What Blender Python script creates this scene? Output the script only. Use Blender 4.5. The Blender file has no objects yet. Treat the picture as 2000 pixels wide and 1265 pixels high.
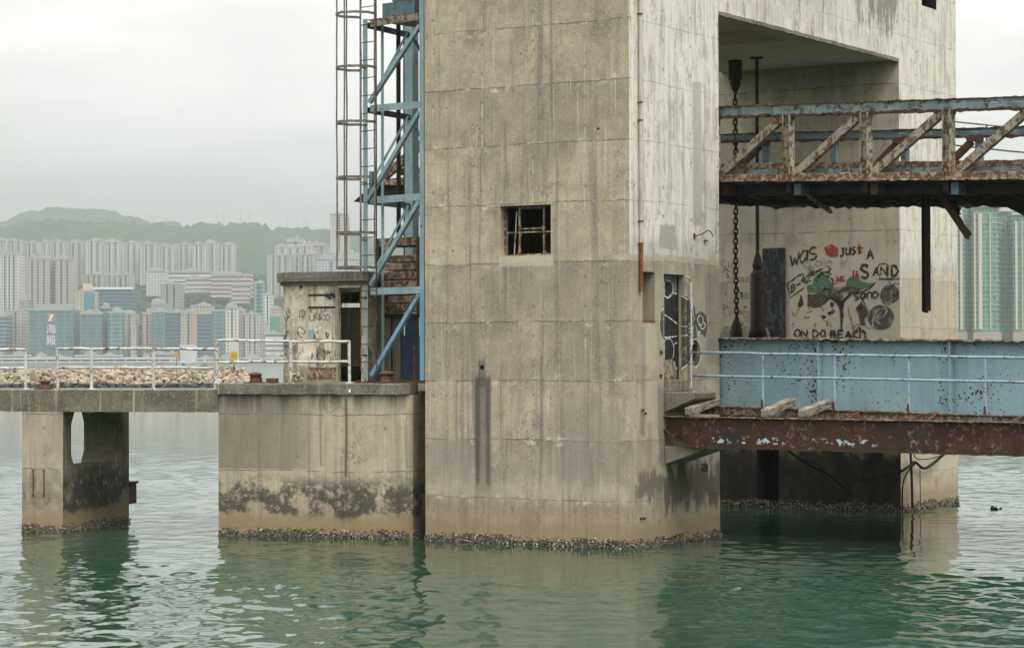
import bpy, math, random
import numpy as np
from mathutils import Vector, Matrix

random.seed(7); rng = np.random.default_rng(7)
S = bpy.context.scene
C = S.collection
rad = math.radians

# ------------------------------------------------------------------ camera
F = 4800.0; TH = rad(31.66); HC = 3.75          # focal length in photo pixels, yaw, eye height over the water
PITCH = math.atan((703 - 632.5) / F); ROLL = 0.0025
f0 = np.array([-math.sin(TH), math.cos(TH), 0]); r0 = np.array([math.cos(TH), math.sin(TH), 0]); u0 = np.array([0, 0, 1.0])
FW = f0 * math.cos(PITCH) + u0 * math.sin(PITCH); UP = u0 * math.cos(PITCH) - f0 * math.sin(PITCH)
RT = r0 * math.cos(ROLL) - UP * math.sin(ROLL); UU = UP * math.cos(ROLL) + r0 * math.sin(ROLL)
CP = -2.338 * r0 - 48.8 * f0; CP[2] = HC
cam = bpy.data.cameras.new('camera'); co = bpy.data.objects.new('camera', cam); C.objects.link(co)
cam.sensor_fit = 'HORIZONTAL'; cam.sensor_width = 36; cam.lens = F / 2000 * 36
cam.clip_start = 0.5; cam.clip_end = 30000
m = Matrix.Identity(4)
for i in range(3):
    m[i][0] = RT[i]; m[i][1] = UU[i]; m[i][2] = -FW[i]; m[i][3] = CP[i]
co.matrix_world = m
S.camera = co

# ------------------------------------------------------------------ sky, sun, exposure
SUN_EL, SUN_AZ = 52, 118        # elevation; azimuth clockwise from +Y
W = bpy.data.worlds.new('World'); S.world = W; W.use_nodes = True
nt = W.node_tree; nt.nodes.clear()
def wn(t, **k):
    n = nt.nodes.new(t)
    for a, b in k.items(): setattr(n, a, b)
    return n
out = wn('ShaderNodeOutputWorld'); bg = wn('ShaderNodeBackground'); nt.links.new(bg.outputs[0], out.inputs[0])
bg.inputs[1].default_value = 0.1
sky = wn('ShaderNodeTexSky', sky_type='NISHITA'); sky.sun_disc = False
sky.sun_elevation = rad(SUN_EL); sky.sun_rotation = rad(SUN_AZ); sky.dust_density = 4; sky.air_density = 1.5
tc = wn('ShaderNodeTexCoord'); sep = wn('ShaderNodeSeparateXYZ'); nt.links.new(tc.outputs['Generated'], sep.inputs[0])
ramp = wn('ShaderNodeValToRGB'); nt.links.new(sep.outputs[2], ramp.inputs[0])
cr = ramp.color_ramp; cr.interpolation = 'EASE'
cr.elements[0].position = 0.0; cr.elements[0].color = (0.62, 0.615, 0.605, 1)
cr.elements[1].position = 1.0; cr.elements[1].color = (1.0, 1.0, 1.0, 1)
for p, v in ((0.055, (0.73, 0.715, 0.695)), (0.095, (0.96, 0.94, 0.915)), (0.14, (1.08, 1.06, 1.035)), (0.35, (0.90, 0.89, 0.87))):
    e = cr.elements.new(p); e.color = v + (1,)
mapn = wn('ShaderNodeMapping'); mapn.inputs['Scale'].default_value = (6, 6, 22); nt.links.new(tc.outputs['Generated'], mapn.inputs[0])
nz = wn('ShaderNodeTexNoise'); nz.inputs['Scale'].default_value = 1.0; nz.inputs['Detail'].default_value = 5; nz.inputs['Roughness'].default_value = .5
nt.links.new(mapn.outputs[0], nz.inputs['Vector'])
mr = wn('ShaderNodeMapRange'); mr.inputs[1].default_value = .3; mr.inputs[2].default_value = .7; mr.inputs[3].default_value = 9.3; mr.inputs[4].default_value = 13.6
nt.links.new(nz.outputs[0], mr.inputs[0])
mul = wn('ShaderNodeVectorMath', operation='SCALE'); nt.links.new(ramp.outputs[0], mul.inputs[0]); nt.links.new(mr.outputs[0], mul.inputs['Scale'])
# an even overcast: cloud covers the blue, the zenith is the brightest part
zen = wn('ShaderNodeMapRange'); zen.inputs[1].default_value = .1; zen.inputs[2].default_value = .9; zen.inputs[3].default_value = 1.0; zen.inputs[4].default_value = 2.0
nt.links.new(sep.outputs[2], zen.inputs[0])
mul2 = wn('ShaderNodeVectorMath', operation='SCALE'); nt.links.new(mul.outputs[0], mul2.inputs[0]); nt.links.new(zen.outputs[0], mul2.inputs['Scale'])
mix = wn('ShaderNodeMixRGB'); mix.inputs[0].default_value = .93
nt.links.new(sky.outputs[0], mix.inputs[1]); nt.links.new(mul2.outputs[0], mix.inputs[2])
below = wn('ShaderNodeMath', operation='GREATER_THAN'); below.inputs[1].default_value = -0.002; nt.links.new(sep.outputs[2], below.inputs[0])
mixb = wn('ShaderNodeMixRGB'); mixb.inputs[1].default_value = (.55, .60, .52, 1)
nt.links.new(below.outputs[0], mixb.inputs[0]); nt.links.new(mix.outputs[0], mixb.inputs[2]); nt.links.new(mixb.outputs[0], bg.inputs[0])
sl = bpy.data.lights.new('sun', 'SUN'); sl.energy = 1.5; sl.angle = rad(25); sl.color = (1, .96, .9)
so = bpy.data.objects.new('sun', sl); C.objects.link(so)
az, el = rad(SUN_AZ), rad(SUN_EL)
sdir = Vector((math.sin(az) * math.cos(el), math.cos(az) * math.cos(el), math.sin(el)))
so.rotation_euler = sdir.to_track_quat('Z', 'Y').to_euler(); so.location = sdir * 200
S.view_settings.view_transform = 'Standard'; S.view_settings.look = 'None'; S.view_settings.exposure = 0.42; S.view_settings.gamma = 1.0
S.render.engine = 'CYCLES'
S.cycles.use_denoising = True
S.cycles.max_bounces = 6; S.cycles.volume_bounces = 0; S.cycles.caustics_reflective = False; S.cycles.caustics_refractive = False

# ------------------------------------------------------------------ measuring the photo: pixel -> point on a plane of the place
def ray(x, y): return FW + RT * ((x - 1000) / F) + UU * ((632.5 - y) / F)
def onZ(x, y, z): d = ray(x, y); return CP + d * ((z - CP[2]) / d[2])
def onX(x, y, c): d = ray(x, y); return CP + d * ((c - CP[0]) / d[0])
def onY(x, y, c): d = ray(x, y); return CP + d * ((c - CP[1]) / d[1])
class Fr:                                   # a plan frame: origin and turn about Z
    def __init__(s, o, deg):
        s.o = np.array([o[0], o[1], 0.0]); s.deg = deg; t = rad(deg)
        s.a = np.array([math.cos(t), math.sin(t), 0]); s.b = np.array([-math.sin(t), math.cos(t), 0])
    def loc(s, p): d = np.array(p) - s.o; return np.array([d @ s.a, d @ s.b, d[2]])
    def onb(s, x, y, b=0): d = ray(x, y); t = (b - (CP - s.o) @ s.b) / (d @ s.b); return s.loc(CP + d * t)
    def ona(s, x, y, a=0): d = ray(x, y); t = (a - (CP - s.o) @ s.a) / (d @ s.a); return s.loc(CP + d * t)
    def w(s, a, b, z=0): return s.o + s.a * a + s.b * b + np.array([0, 0, z])

# ------------------------------------------------------------------ object helpers
def tag(o, label=None, cat=None, group=None, kind=None):
    if label: o['label'] = label
    if cat: o['category'] = cat
    if group: o['group'] = group
    if kind: o['kind'] = kind
    return o
def thing(name, label, cat, loc=(0, 0, 0), deg=0, group=None):
    o = bpy.data.objects.new(name, None); C.objects.link(o); o.empty_display_size = .2
    o.location = loc; o.rotation_euler = (0, 0, rad(deg))
    return tag(o, label, cat, group)
def kids(o): return [c for c in bpy.data.objects if c.parent == o]
def copy_tree(o, parent=None):
    c = o.copy(); C.objects.link(c); c.parent = parent
    for ch in kids(o): copy_tree(ch, c)
    return c
V = lambda *a: np.array(a, float)
class MB:
    """collects faces, then links them as ONE mesh object"""
    def __init__(s): s.v = []; s.f = []; s.mi = []; s.cur = 0
    def mat(s, i): s.cur = i; return s
    def add(s, vs, fs):
        n = len(s.v); s.v += [tuple(map(float, p)) for p in vs]
        for f in fs: s.f.append(tuple(i + n for i in f)); s.mi.append(s.cur)
        return s
    def box(s, x0, x1, y0, y1, z0, z1):
        return s.add([(x0, y0, z0), (x1, y0, z0), (x1, y1, z0), (x0, y1, z0), (x0, y0, z1), (x1, y0, z1), (x1, y1, z1), (x0, y1, z1)],
                     [(0, 3, 2, 1), (4, 5, 6, 7), (0, 1, 5, 4), (1, 2, 6, 5), (2, 3, 7, 6), (3, 0, 4, 7)])
    def prism(s, prof, p, q, up=(0, 0, 1), n=1, jit=0, jmask=None):
        """profile (side, up) swept from p to q in n steps; jit roughens the profile points named in jmask"""
        p, q = V(*p), V(*q); d = q - p; L = np.linalg.norm(d); d = d / L; up = V(*up)
        sd = np.cross(d, up); ls = np.linalg.norm(sd); sd = sd / ls; u = np.cross(sd, d)
        k = len(prof); vs = []
        for i in range(n + 1):
            o = p + d * (L * i / n)
            for j, (a, b) in enumerate(prof):
                ja = jb = 0
                if jit and (jmask is None or j in jmask):
                    jb = random.gauss(0, jit); ja = random.gauss(0, jit * .3)
                vs.append(o + sd * (a + ja) + u * (b + jb))
        fs = []
        for i in range(n):
            for j in range(k):
                a, b = i * k + j, i * k + (j + 1) % k
                fs.append((a, b, b + k, a + k))
        fs.append(tuple(range(k))[::-1]); fs.append(tuple(n * k + j for j in range(k)))
        return s.add(vs, fs)
    def bar(s, p, q, w, h, up=(0, 0, 1), **k):
        return s.prism([(-w / 2, -h / 2), (w / 2, -h / 2), (w / 2, h / 2), (-w / 2, h / 2)], p, q, up, **k)
    def tube(s, pts, r, n=7, closed=False):
        pts = [V(*p) for p in pts]; m = len(pts); vs = []
        for i, p in enumerate(pts):
            if closed: d = pts[(i + 1) % m] - pts[i - 1]
            else: d = pts[min(i + 1, m - 1)] - pts[max(i - 1, 0)]
            d = d / (np.linalg.norm(d) + 1e-9)
            a = V(0, 0, 1) if abs(d[2]) < .9 else V(1, 0, 0)
            e1 = np.cross(d, a); e1 /= np.linalg.norm(e1); e2 = np.cross(d, e1)
            rr = r[i] if hasattr(r, '__len__') else r
            for j in range(n):
                t = 2 * math.pi * j / n; vs.append(p + e1 * (rr * math.cos(t)) + e2 * (rr * math.sin(t)))
        fs = []
        for i in range(m if closed else m - 1):
            for j in range(n):
                i2 = (i + 1) % m
                fs.append((i * n + j, i * n + (j + 1) % n, i2 * n + (j + 1) % n, i2 * n + j))
        if not closed: fs += [tuple(range(n))[::-1], tuple((m - 1) * n + j for j in range(n))]
        return s.add(vs, fs)
    def lathe(s, prof, c, n=20):
        vs = []; k = len(prof)
        for (r, z) in prof:
            for j in range(n):
                t = 2 * math.pi * j / n; vs.append((c[0] + r * math.cos(t), c[1] + r * math.sin(t), c[2] + z))
        fs = [(i * n + j, i * n + (j + 1) % n, (i + 1) * n + (j + 1) % n, (i + 1) * n + j) for i in range(k - 1) for j in range(n)]
        fs += [tuple(range(n))[::-1], tuple((k - 1) * n + j for j in range(n))]
        return s.add(vs, fs)
    def foot(s, poly, z0, z1, n=1, jit=0):
        """vertical extrusion of a plan polygon (anticlockwise)"""
        k = len(poly); vs = []
        for i in range(n + 1):
            for (x, y) in poly:
                vs.append((x + random.gauss(0, jit), y + random.gauss(0, jit), z0 + (z1 - z0) * i / n))
        fs = [(i * k + j, i * k + (j + 1) % k, (i + 1) * k + (j + 1) % k, (i + 1) * k + j) for i in range(n) for j in range(k)]
        fs += [tuple(range(k))[::-1], tuple(n * k + j for j in range(k))]
        return s.add(vs, fs)
    def blob(s, c, r, sub=1, rough=.25, sq=(1, 1, 1)):
        vs, fs = ICO[sub]
        R = Matrix.Rotation(random.uniform(0, 6.28), 3, Vector((random.gauss(0, 1), random.gauss(0, 1), random.gauss(0, 1) + .01)).normalized())
        R = np.array(R)
        w = vs * (1 + rng.uniform(-rough, rough, (len(vs), 1))) * np.array(sq)
        return s.add((w @ R.T) * r + np.array(c), fs)
    def ribbon(s, pts, nrm, w):
        pts = [V(*p) for p in pts]; nrm = V(*nrm); vs = []; m = len(pts)
        for i, p in enumerate(pts):
            d = pts[min(i + 1, m - 1)] - pts[max(i - 1, 0)]; d = d / (np.linalg.norm(d) + 1e-9)
            sd = np.cross(nrm, d); ww = w * random.uniform(.55, .95) / 2
            vs += [p + sd * ww, p - sd * ww]
        return s.add(vs, [(2 * i, 2 * i + 1, 2 * i + 3, 2 * i + 2) for i in range(m - 1)])
    def mesh(s, name):
        me = bpy.data.meshes.new(name); me.from_pydata(s.v, [], s.f); return me
    def build(s, name, mats, parent=None, smooth=False, bevel=0):
        me = s.mesh(name); ob = bpy.data.objects.new(name, me); C.objects.link(ob)
        for mm in (mats if isinstance(mats, (list, tuple)) else [mats]): me.materials.append(mm)
        me.polygons.foreach_set('material_index', s.mi)
        if smooth: me.polygons.foreach_set('use_smooth', [True] * len(me.polygons))
        me.update(); ob.parent = parent
        if bevel:
            b = ob.modifiers.new('bevel', 'BEVEL'); b.width = bevel; b.segments = 1; b.limit_method = 'ANGLE'
        return ob
def ico(sub):
    import bmesh
    b = bmesh.new(); bmesh.ops.create_icosphere(b, subdivisions=sub, radius=1)
    v = np.array([x.co[:] for x in b.verts]); f = [tuple(q.index for q in x.verts) for x in b.faces]; b.free(); return v, f
ICO = {1: ico(1), 2: ico(2)}
def cut(solid, holes, name, mats, parent):
    """solid minus holes, as one mesh"""
    a = solid.build(name + '_solid', mats); me = bpy.data.meshes.new('h'); me.from_pydata(holes.v, [], holes.f); me.update()
    h = bpy.data.objects.new('h', me); C.objects.link(h)
    md = a.modifiers.new('b', 'BOOLEAN'); md.operation = 'DIFFERENCE'; md.solver = 'EXACT'; md.object = h; md.use_self = True
    bpy.context.view_layer.update()
    r = bpy.data.meshes.new_from_object(a.evaluated_get(bpy.context.evaluated_depsgraph_get()))
    bpy.data.objects.remove(a); bpy.data.objects.remove(h)
    o = bpy.data.objects.new(name, r); C.objects.link(o); o.parent = parent
    return o

# ------------------------------------------------------------------ materials
class NT:
    def __init__(s, name):
        s.m = bpy.data.materials.new(name); s.m.use_nodes = True; s.t = s.m.node_tree; s.t.nodes.clear()
        s.out = s.n('ShaderNodeOutputMaterial'); s.p = s.n('ShaderNodeBsdfPrincipled'); s.l(s.p.outputs[0], s.out.inputs[0])
        s._pos = None
    def n(s, t, **k):
        x = s.t.nodes.new(t)
        for a, b in k.items(): setattr(x, a, b)
        return x
    def l(s, a, b): s.t.links.new(a, b)
    def set(s, sock, v):
        if isinstance(v, bpy.types.NodeSocket): s.l(v, sock)
        elif v is not None: sock.default_value = v
    def pos(s):
        if not s._pos: s._pos = s.n('ShaderNodeNewGeometry')
        return s._pos.outputs['Position']
    def obj(s): return s.n('ShaderNodeTexCoord').outputs['Object']
    def xyz(s, v):
        x = s.n('ShaderNodeSeparateXYZ'); s.l(v, x.inputs[0]); return x.outputs
    def vec(s, x, y, z):
        c = s.n('ShaderNodeCombineXYZ'); s.set(c.inputs[0], x); s.set(c.inputs[1], y); s.set(c.inputs[2], z); return c.outputs[0]
    def scl(s, v, sc):
        x = s.n('ShaderNodeVectorMath', operation='MULTIPLY'); s.l(v, x.inputs[0]); x.inputs[1].default_value = sc if hasattr(sc, '__len__') else (sc,) * 3
        return x.outputs[0]
    def noise(s, v, sc, det=4, rough=.55, dist=0, off=None):
        x = s.n('ShaderNodeTexNoise'); x.inputs['Scale'].default_value = 1; x.inputs['Detail'].default_value = det
        x.inputs['Roughness'].default_value = rough; x.inputs['Distortion'].default_value = dist
        w = s.scl(v, sc)
        if off is not None:
            a = s.n('ShaderNodeVectorMath', operation='ADD'); s.l(w, a.inputs[0]); a.inputs[1].default_value = (off, off * 1.7, off * .6); w = a.outputs[0]
        s.l(w, x.inputs['Vector']); return x.outputs[0]
    def voro(s, v, sc):
        x = s.n('ShaderNodeTexVoronoi'); s.l(s.scl(v, sc), x.inputs['Vector']); x.inputs['Scale'].default_value = 1; return x
    def m1(s, op, a, b=None, c=None, clamp=False):
        x = s.n('ShaderNodeMath', operation=op, use_clamp=clamp); s.set(x.inputs[0], a); s.set(x.inputs[1], b); s.set(x.inputs[2], c); return x.outputs[0]
    def rng(s, v, a, b, c=0, d=1, smooth=True):
        x = s.n('ShaderNodeMapRange', interpolation_type='SMOOTHSTEP' if smooth else 'LINEAR'); s.set(x.inputs[0], v)
        for i, q in enumerate((a, b, c, d)): s.set(x.inputs[i + 1], q)
        return x.outputs[0]
    def mix(s, f, a, b, mode='MIX'):
        x = s.n('ShaderNodeMix', data_type='RGBA', blend_type=mode)
        s.set(x.inputs['Factor'], f)
        for i, q in ((6, a), (7, b)):
            if isinstance(q, bpy.types.NodeSocket): s.l(q, x.inputs[i])
            else: x.inputs[i].default_value = tuple(q) + (1,) if len(q) == 3 else q
        return x.outputs[2]
    def val(s, f, a, b): return s.rng(f, 0, 1, a, b, smooth=False)
    def bump(s, h, st=.3, d=.02):
        b = s.n('ShaderNodeBump'); b.inputs['Strength'].default_value = st; b.inputs['Distance'].default_value = d; s.l(h, b.inputs['Height']); s.l(b.outputs[0], s.p.inputs['Normal']); return b
    def fin(s, col, rough=.85, spec=.3, metal=0):
        s.set(s.p.inputs['Base Color'], col if isinstance(col, bpy.types.NodeSocket) else tuple(col) + (1,))
        s.set(s.p.inputs['Roughness'], rough); s.p.inputs['Specular IOR Level'].default_value = spec; s.p.inputs['Metallic'].default_value = metal
        return s.m
def mul(n, a, b): return n.m1('MULTIPLY', a, b)

def concrete(name, c1, c2, speck=1.0, streak=.35, z0=.926, pitch=1.203, line=1.0, white=.6, band=.1, tide=1.0, algae=0.0, black=0.0,
             upper=None, extra=None, forms=True, roughn=1.0, line2=True):
    n = NT(name); P = n.pos(); x, y, z = n.xyz(P)
    u = n.m1('ADD', x, y)                                   # runs along either face
    big = n.noise(P, .55, 4, .6); med = n.noise(P, 3.0, 5, .6, off=9)
    col = n.mix(n.rng(n.m1('ADD', mul(n, big, .55), mul(n, med, .45)), .36, .64), c1, c2)
    wob = n.m1('MULTIPLY_ADD', n.noise(P, (.6, .6, .2), 2, off=4), .10, -.05)
    wob = n.m1('ADD', wob, n.m1('MULTIPLY_ADD', n.noise(P, (5, 5, 2), 3, .7, off=41), .05, -.025))
    zz = n.m1('DIVIDE', n.m1('SUBTRACT', n.m1('ADD', z, wob), z0), pitch)
    bandv = n.n('ShaderNodeTexWhiteNoise', noise_dimensions='1D'); n.l(n.m1('FLOOR', zz), bandv.inputs['W'])
    fz = n.m1('FRACT', zz)
    # lifts of different tone, dirtier just under each joint
    dirt = n.noise(P, (1.7, 1.7, .9), 4, .65, off=21)
    bd = mul(n, n.rng(n.m1('ADD', bandv.outputs[0], mul(n, n.m1('SUBTRACT', dirt, .5), 1.6)), .3, .9), band)
    col = n.mix(bd, col, (.13, .125, .105))
    under = mul(n, n.rng(fz, .55, 1.0), n.rng(dirt, .42, .68)); col = n.mix(mul(n, under, band * 1.6), col, (.12, .115, .1))
    # runs
    st = n.noise(P, (7, 7, .28), 4, .6, off=2); col = n.mix(mul(n, n.rng(st, .5, .72), streak), col, (.12, .115, .1))
    st2 = n.noise(P, (14, 14, .5), 3, .6, off=33); col = n.mix(mul(n, n.rng(st2, .56, .75), streak * .8), col, (.62, .58, .48))
    if upper:                                                # pale paint over the upper part of the walls
        zb, uc, ud = upper
        e = n.m1('ADD', z, n.m1('ADD', mul(n, wob, 1.0), mul(n, n.m1('SUBTRACT', med, .5), .25)))
        mk = n.rng(e, zb - .02, zb + .04)
        uc_ = n.mix(n.rng(n.m1('ADD', mul(n, st, .6), mul(n, dirt, .4)), .46, .66), uc, ud)
        wear = n.rng(n.noise(P, (5, 5, 1.6), 5, .75, off=55), .49, .63)
        uc_ = n.mix(mul(n, wear, .5), uc_, (.22, .205, .165))
        col = n.mix(mk, col, uc_)
        edge = mul(n, n.rng(e, zb - .03, zb + .05), n.rng(e, zb + .5, zb + .1)); col = n.mix(mul(n, edge, .35), col, (.30, .31, .30))
    # aggregate showing through
    sp = n.noise(P, 30, 2, .8, off=5); sp2 = n.noise(P, 55, 1, .5, off=8)
    col = n.mix(mul(n, n.rng(sp, .56, .72), .55 * speck), col, (.56, .50, .39))
    col = n.mix(mul(n, n.rng(sp2, .57, .70), .5 * speck), col, (.12, .11, .09))
    pit = n.voro(P, 2.2).outputs['Distance']; pitm = n.rng(pit, .055, .03); col = n.mix(mul(n, pitm, .7 * speck), col, (.10, .095, .08))
    # formwork joints: broken dark crack with lime bleeding under it
    if line:
        brk = n.noise(P, (2.2, 2.2, 8), 3, .6, off=14)
        ln = mul(n, n.rng(n.m1('ABSOLUTE', n.m1('SUBTRACT', n.m1('FRACT', n.m1('ADD', zz, .5)), .5)), .016, .004), n.rng(brk, .36, .52))
        col = n.mix(mul(n, ln, .75 * line), col, (.10, .09, .075))
        lime = mul(n, n.rng(fz, .82, .97), n.rng(n.noise(P, (2.5, 2.5, 3.5), 5, .75, off=77), .54, .7))
        lime2 = mul(n, n.rng(fz, .16, .0), n.rng(n.noise(P, (2.5, 2.5, 3.5), 5, .75, off=17), .52, .72))
        col = n.mix(mul(n, n.m1('MAXIMUM', lime, lime2), white), col, (.60, .57, .49))
    if forms:
        fu = n.m1('FRACT', n.m1('DIVIDE', n.m1('ADD', u, .1), .61))
        fl = mul(n, n.rng(n.m1('ABSOLUTE', n.m1('SUBTRACT', fu, .5)), .03, .012), n.rng(n.noise(P, (1, 1, .7), 3, off=61), .45, .62))
        col = n.mix(mul(n, fl, .4), col, (.5, .46, .36))
    if forms:                                                # tie holes, some patched pale, some open, with thin runs below
        cu_ = n.m1('SUBTRACT', n.m1('FRACT', n.m1('DIVIDE', n.m1('ADD', u, .405), 1.22)), .5); cz_ = n.m1('SUBTRACT', n.m1('FRACT', n.m1('MULTIPLY', zz, 2.0)), .5)
        rr_ = n.m1('SQRT', n.m1('ADD', n.m1('POWER', mul(n, cu_, 1.22), 2.0), n.m1('POWER', mul(n, cz_, pitch * .5), 2.0)))
        hv = n.noise(P, .9, 1, off=63)
        col = n.mix(mul(n, n.rng(rr_, .045, .028), n.rng(hv, .42, .55, .15, .6)), col, (.16, .15, .125))
        run = mul(n, mul(n, n.rng(n.m1('ABSOLUTE', cu_), .022, .006), n.rng(cz_, .0, -.05)), n.rng(n.noise(P, (2, 2, .8), 3, off=64), .5, .62)); col = n.mix(mul(n, run, .45), col, (.56, .53, .45))
        crk = n.m1('ABSOLUTE', n.m1('SUBTRACT', n.noise(P, (.9, .9, .5), 6, .62, dist=.4, off=66), .5)); ck = mul(n, n.rng(crk, .006, .0015), n.rng(n.noise(P, .7, 2, off=67), .5, .6)); col = n.mix(mul(n, ck, .6), col, (.09, .08, .07))
    # tide: ochre growth, brown runs, black algae
    if tide:
        tn = n.noise(P, (1.6, 1.6, .8), 5, .65, off=40); tw = n.m1('MULTIPLY_ADD', tn, 1.0, -.5)
        zt = n.m1('ADD', z, mul(n, tw, .35))
        lowm = n.rng(zt, .95, .7)
        col = n.mix(mul(n, lowm, .30 * tide), col, (.26, .20, .12))
        rr = mul(n, mul(n, n.rng(zt, 1.05, .85), n.rng(z, .35, .7)), n.rng(n.noise(P, (6, 6, 1.4), 4, .7, off=88), .55, .66))
        col = n.mix(mul(n, rr, .6 * tide), col, (.12, .075, .05))
        och = n.rng(n.m1('ADD', z, mul(n, tw, .5)), .62, .32); col = n.mix(mul(n, och, .62 * tide), col, (.24, .175, .085))
    if algae:
        an = n.noise(P, (1.3, 1.3, 1.5), 7, .70, dist=.12, off=70)
        am = mul(n, n.rng(n.m1('ADD', z, mul(n, n.m1('SUBTRACT', an, .5), 1.3)), 1.45, 1.05), n.rng(n.m1('ADD', z, mul(n, n.m1('SUBTRACT', an, .5), .9)), .42, .58))
        am = mul(n, am, n.rng(an, .43, .53)); col = n.mix(mul(n, am, algae), col, (.045, .043, .04))
        fl = mul(n, am, n.rng(n.noise(P, 5, 5, .75, off=44), .57, .66)); col = n.mix(mul(n, fl, .8), col, (.38, .33, .25))
    if black:  # black algae, darkened further to paint in the shade under the bridge
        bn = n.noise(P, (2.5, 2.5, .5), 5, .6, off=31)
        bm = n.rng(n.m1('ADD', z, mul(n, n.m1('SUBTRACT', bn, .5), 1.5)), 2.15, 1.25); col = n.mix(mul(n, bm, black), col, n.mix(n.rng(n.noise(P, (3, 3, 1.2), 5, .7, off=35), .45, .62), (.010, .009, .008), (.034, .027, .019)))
    if extra: col = extra(n, col, x, y, z, u)
    h = n.m1('ADD', n.m1('ADD', mul(n, sp, .5), mul(n, med, .6)), mul(n, pitm, -.8)); n.bump(h, .35 * roughn, .015)
    return n.fin(col, .9, .2)

def smear(n, col, u, z, u0, u1, z0, z1, c, f, soft=.08, wv=.12, sc=6):
    nn = n.m1('MULTIPLY_ADD', n.noise(n.pos(), (sc, sc, sc * .35), 4, .6, off=u0 * 3 + z0), 2 * wv, -wv)
    uu = n.m1('ADD', u, nn)
    a = mul(n, n.rng(uu, u0 - soft, u0 + soft * .3), n.rng(uu, u1 + soft, u1 - soft * .3))
    zn = n.m1('ADD', z, mul(n, nn, 2.0))
    b = mul(n, n.rng(zn, z0 - soft, z0 + soft), n.rng(zn, z1 + soft, z1 - soft))
    return n.mix(mul(n, mul(n, a, b), f), col, c)

def front_extra(n, col, x, y, z, u):
    # wet run below the drain hole, dirty patches and thin runs
    col = smear(n, col, x, z, -4.9, .1, .93, 1.3, (.47, .42, .32), .4, .15, .15, 2)
    col = smear(n, col, x, z, -4.8, -.1, .45, .93, (.25, .185, .115), .35, .2, .25, 4)
    for za, fa_ in ((2.2, .30), (1.5, .30), (1.05, .28), (.7, .20)): col = smear(n, col, x, z, -3.63, -3.29, za, 3.42, (.105, .098, .083), fa_, .07, .045, 3)
    col = smear(n, col, x, z, -3.62, -3.55, 1.2, 3.35, (.05, .045, .038), .55, .05, .02, 3)
    col = smear(n, col, x, z, -3.36, -3.30, 1.2, 3.35, (.05, .045, .038), .55, .05, .02, 3)
    col = smear(n, col, x, z, -3.56, -3.41, 3.2, 3.75, (.06, .055, .045), .6, .06, .03, 4)
    col = smear(n, col, x, z, -4.75, -3.8, 1.25, 2.1, (.27, .255, .215), .5, .2, .2, 2)
    col = smear(n, col, x, z, -1.5, -.2, 1.25, 2.9, (.22, .205, .175), .5, .25, .3, 5)
    col = smear(n, col, x, z, -3.0, -1.2, 1.3, 1.8, (.27, .25, .205), .45, .25, .3, 5)
    col = smear(n, col, x, z, -3.05, -1.78, 5.66, 5.88, (.52, .47, .35), .75, .03, .03, 8)
    col = smear(n, col, x, z, -3.2, -.2, 4.6, 5.55, (.17, .16, .13), .28, .4, .5, 2)
    return col
def side_extra(n, col, x, y, z, u):
    col = smear(n, col, y, z, .42, .56, 2.25, 2.75, (.24, .12, .05), .5, .05, .06, 6)     # rust bleeding from cut bars
    col = smear(n, col, y, z, .74, .88, 1.3, 2.5, (.33, .22, .10), .5, .06, .06, 6)
    col = smear(n, col, y, z, .35, 1.3, .95, 1.5, (.05, .047, .042), .65, .15, .35, 5)
    col = smear(n, col, y, z, 1.45, 3.9, .75, 1.55, (.045, .042, .037), .7, .15, .5, 4)
    col = smear(n, col, y, z, .55, 1.1, 3.6, 4.5, (.50, .43, .30), .6, .08, .15, 4)
    col = smear(n, col, y, z, .5, .62, 2.2, 4.4, (.2, .185, .15), .5, .05, .05, 4)
    col = smear(n, col, y, z, 1.2, 1.5, 1.7, 3.3, (.1, .095, .08), .55, .12, .15, 4)
    col = smear(n, col, y, z, 2.75, 3.12, 6.55, 9.55, (.36, .345, .31), .8, .03, .02, 8)     # patched chase
    col = smear(n, col, y, z, 1.28, 1.95, 6.0, 6.5, (.33, .315, .275), .9, .03, .04, 8)
    col = smear(n, col, y, z, 3.3, 4.0, 3.6, 5.6, (.13, .12, .10), .4, .1, .2, 3)
    return col
FRONT1, FRONT2 = (.505, .415, .292), (.345, .292, .212)
M = {}
M['front'] = concrete('concrete_front', FRONT1, FRONT2, 1.3, .6, band=.30, white=1.1, extra=front_extra)
M['side'] = concrete('concrete_side', (.47, .405, .295), (.36, .315, .235), 1.0, .35, band=.25, line=.5, upper=(5.86, (.66, .63, .555), (.38, .355, .30)), extra=side_extra)
def beam_extra(n, col, x, y, z, u):
    P = n.pos(); a = n.noise(P, (3, 3, .8), 6, .72, off=111)
    m_ = n.m1('ADD', a, n.rng(n.noise(P, .35, 3, .6, off=113), .35, .65, -.12, .10))
    col = n.mix(mul(n, n.rng(m_, .48, .62), .8), col, (.16, .148, .12)); return n.mix(mul(n, n.rng(n.noise(P, (7, 7, 2), 5, .7, off=115), .55, .66), .5), col, (.74, .71, .62))
M['beam'] = concrete('concrete_beam', (.64, .61, .53), (.46, .43, .36), .6, .6, band=.0, line=.3, tide=0, extra=beam_extra)
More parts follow.
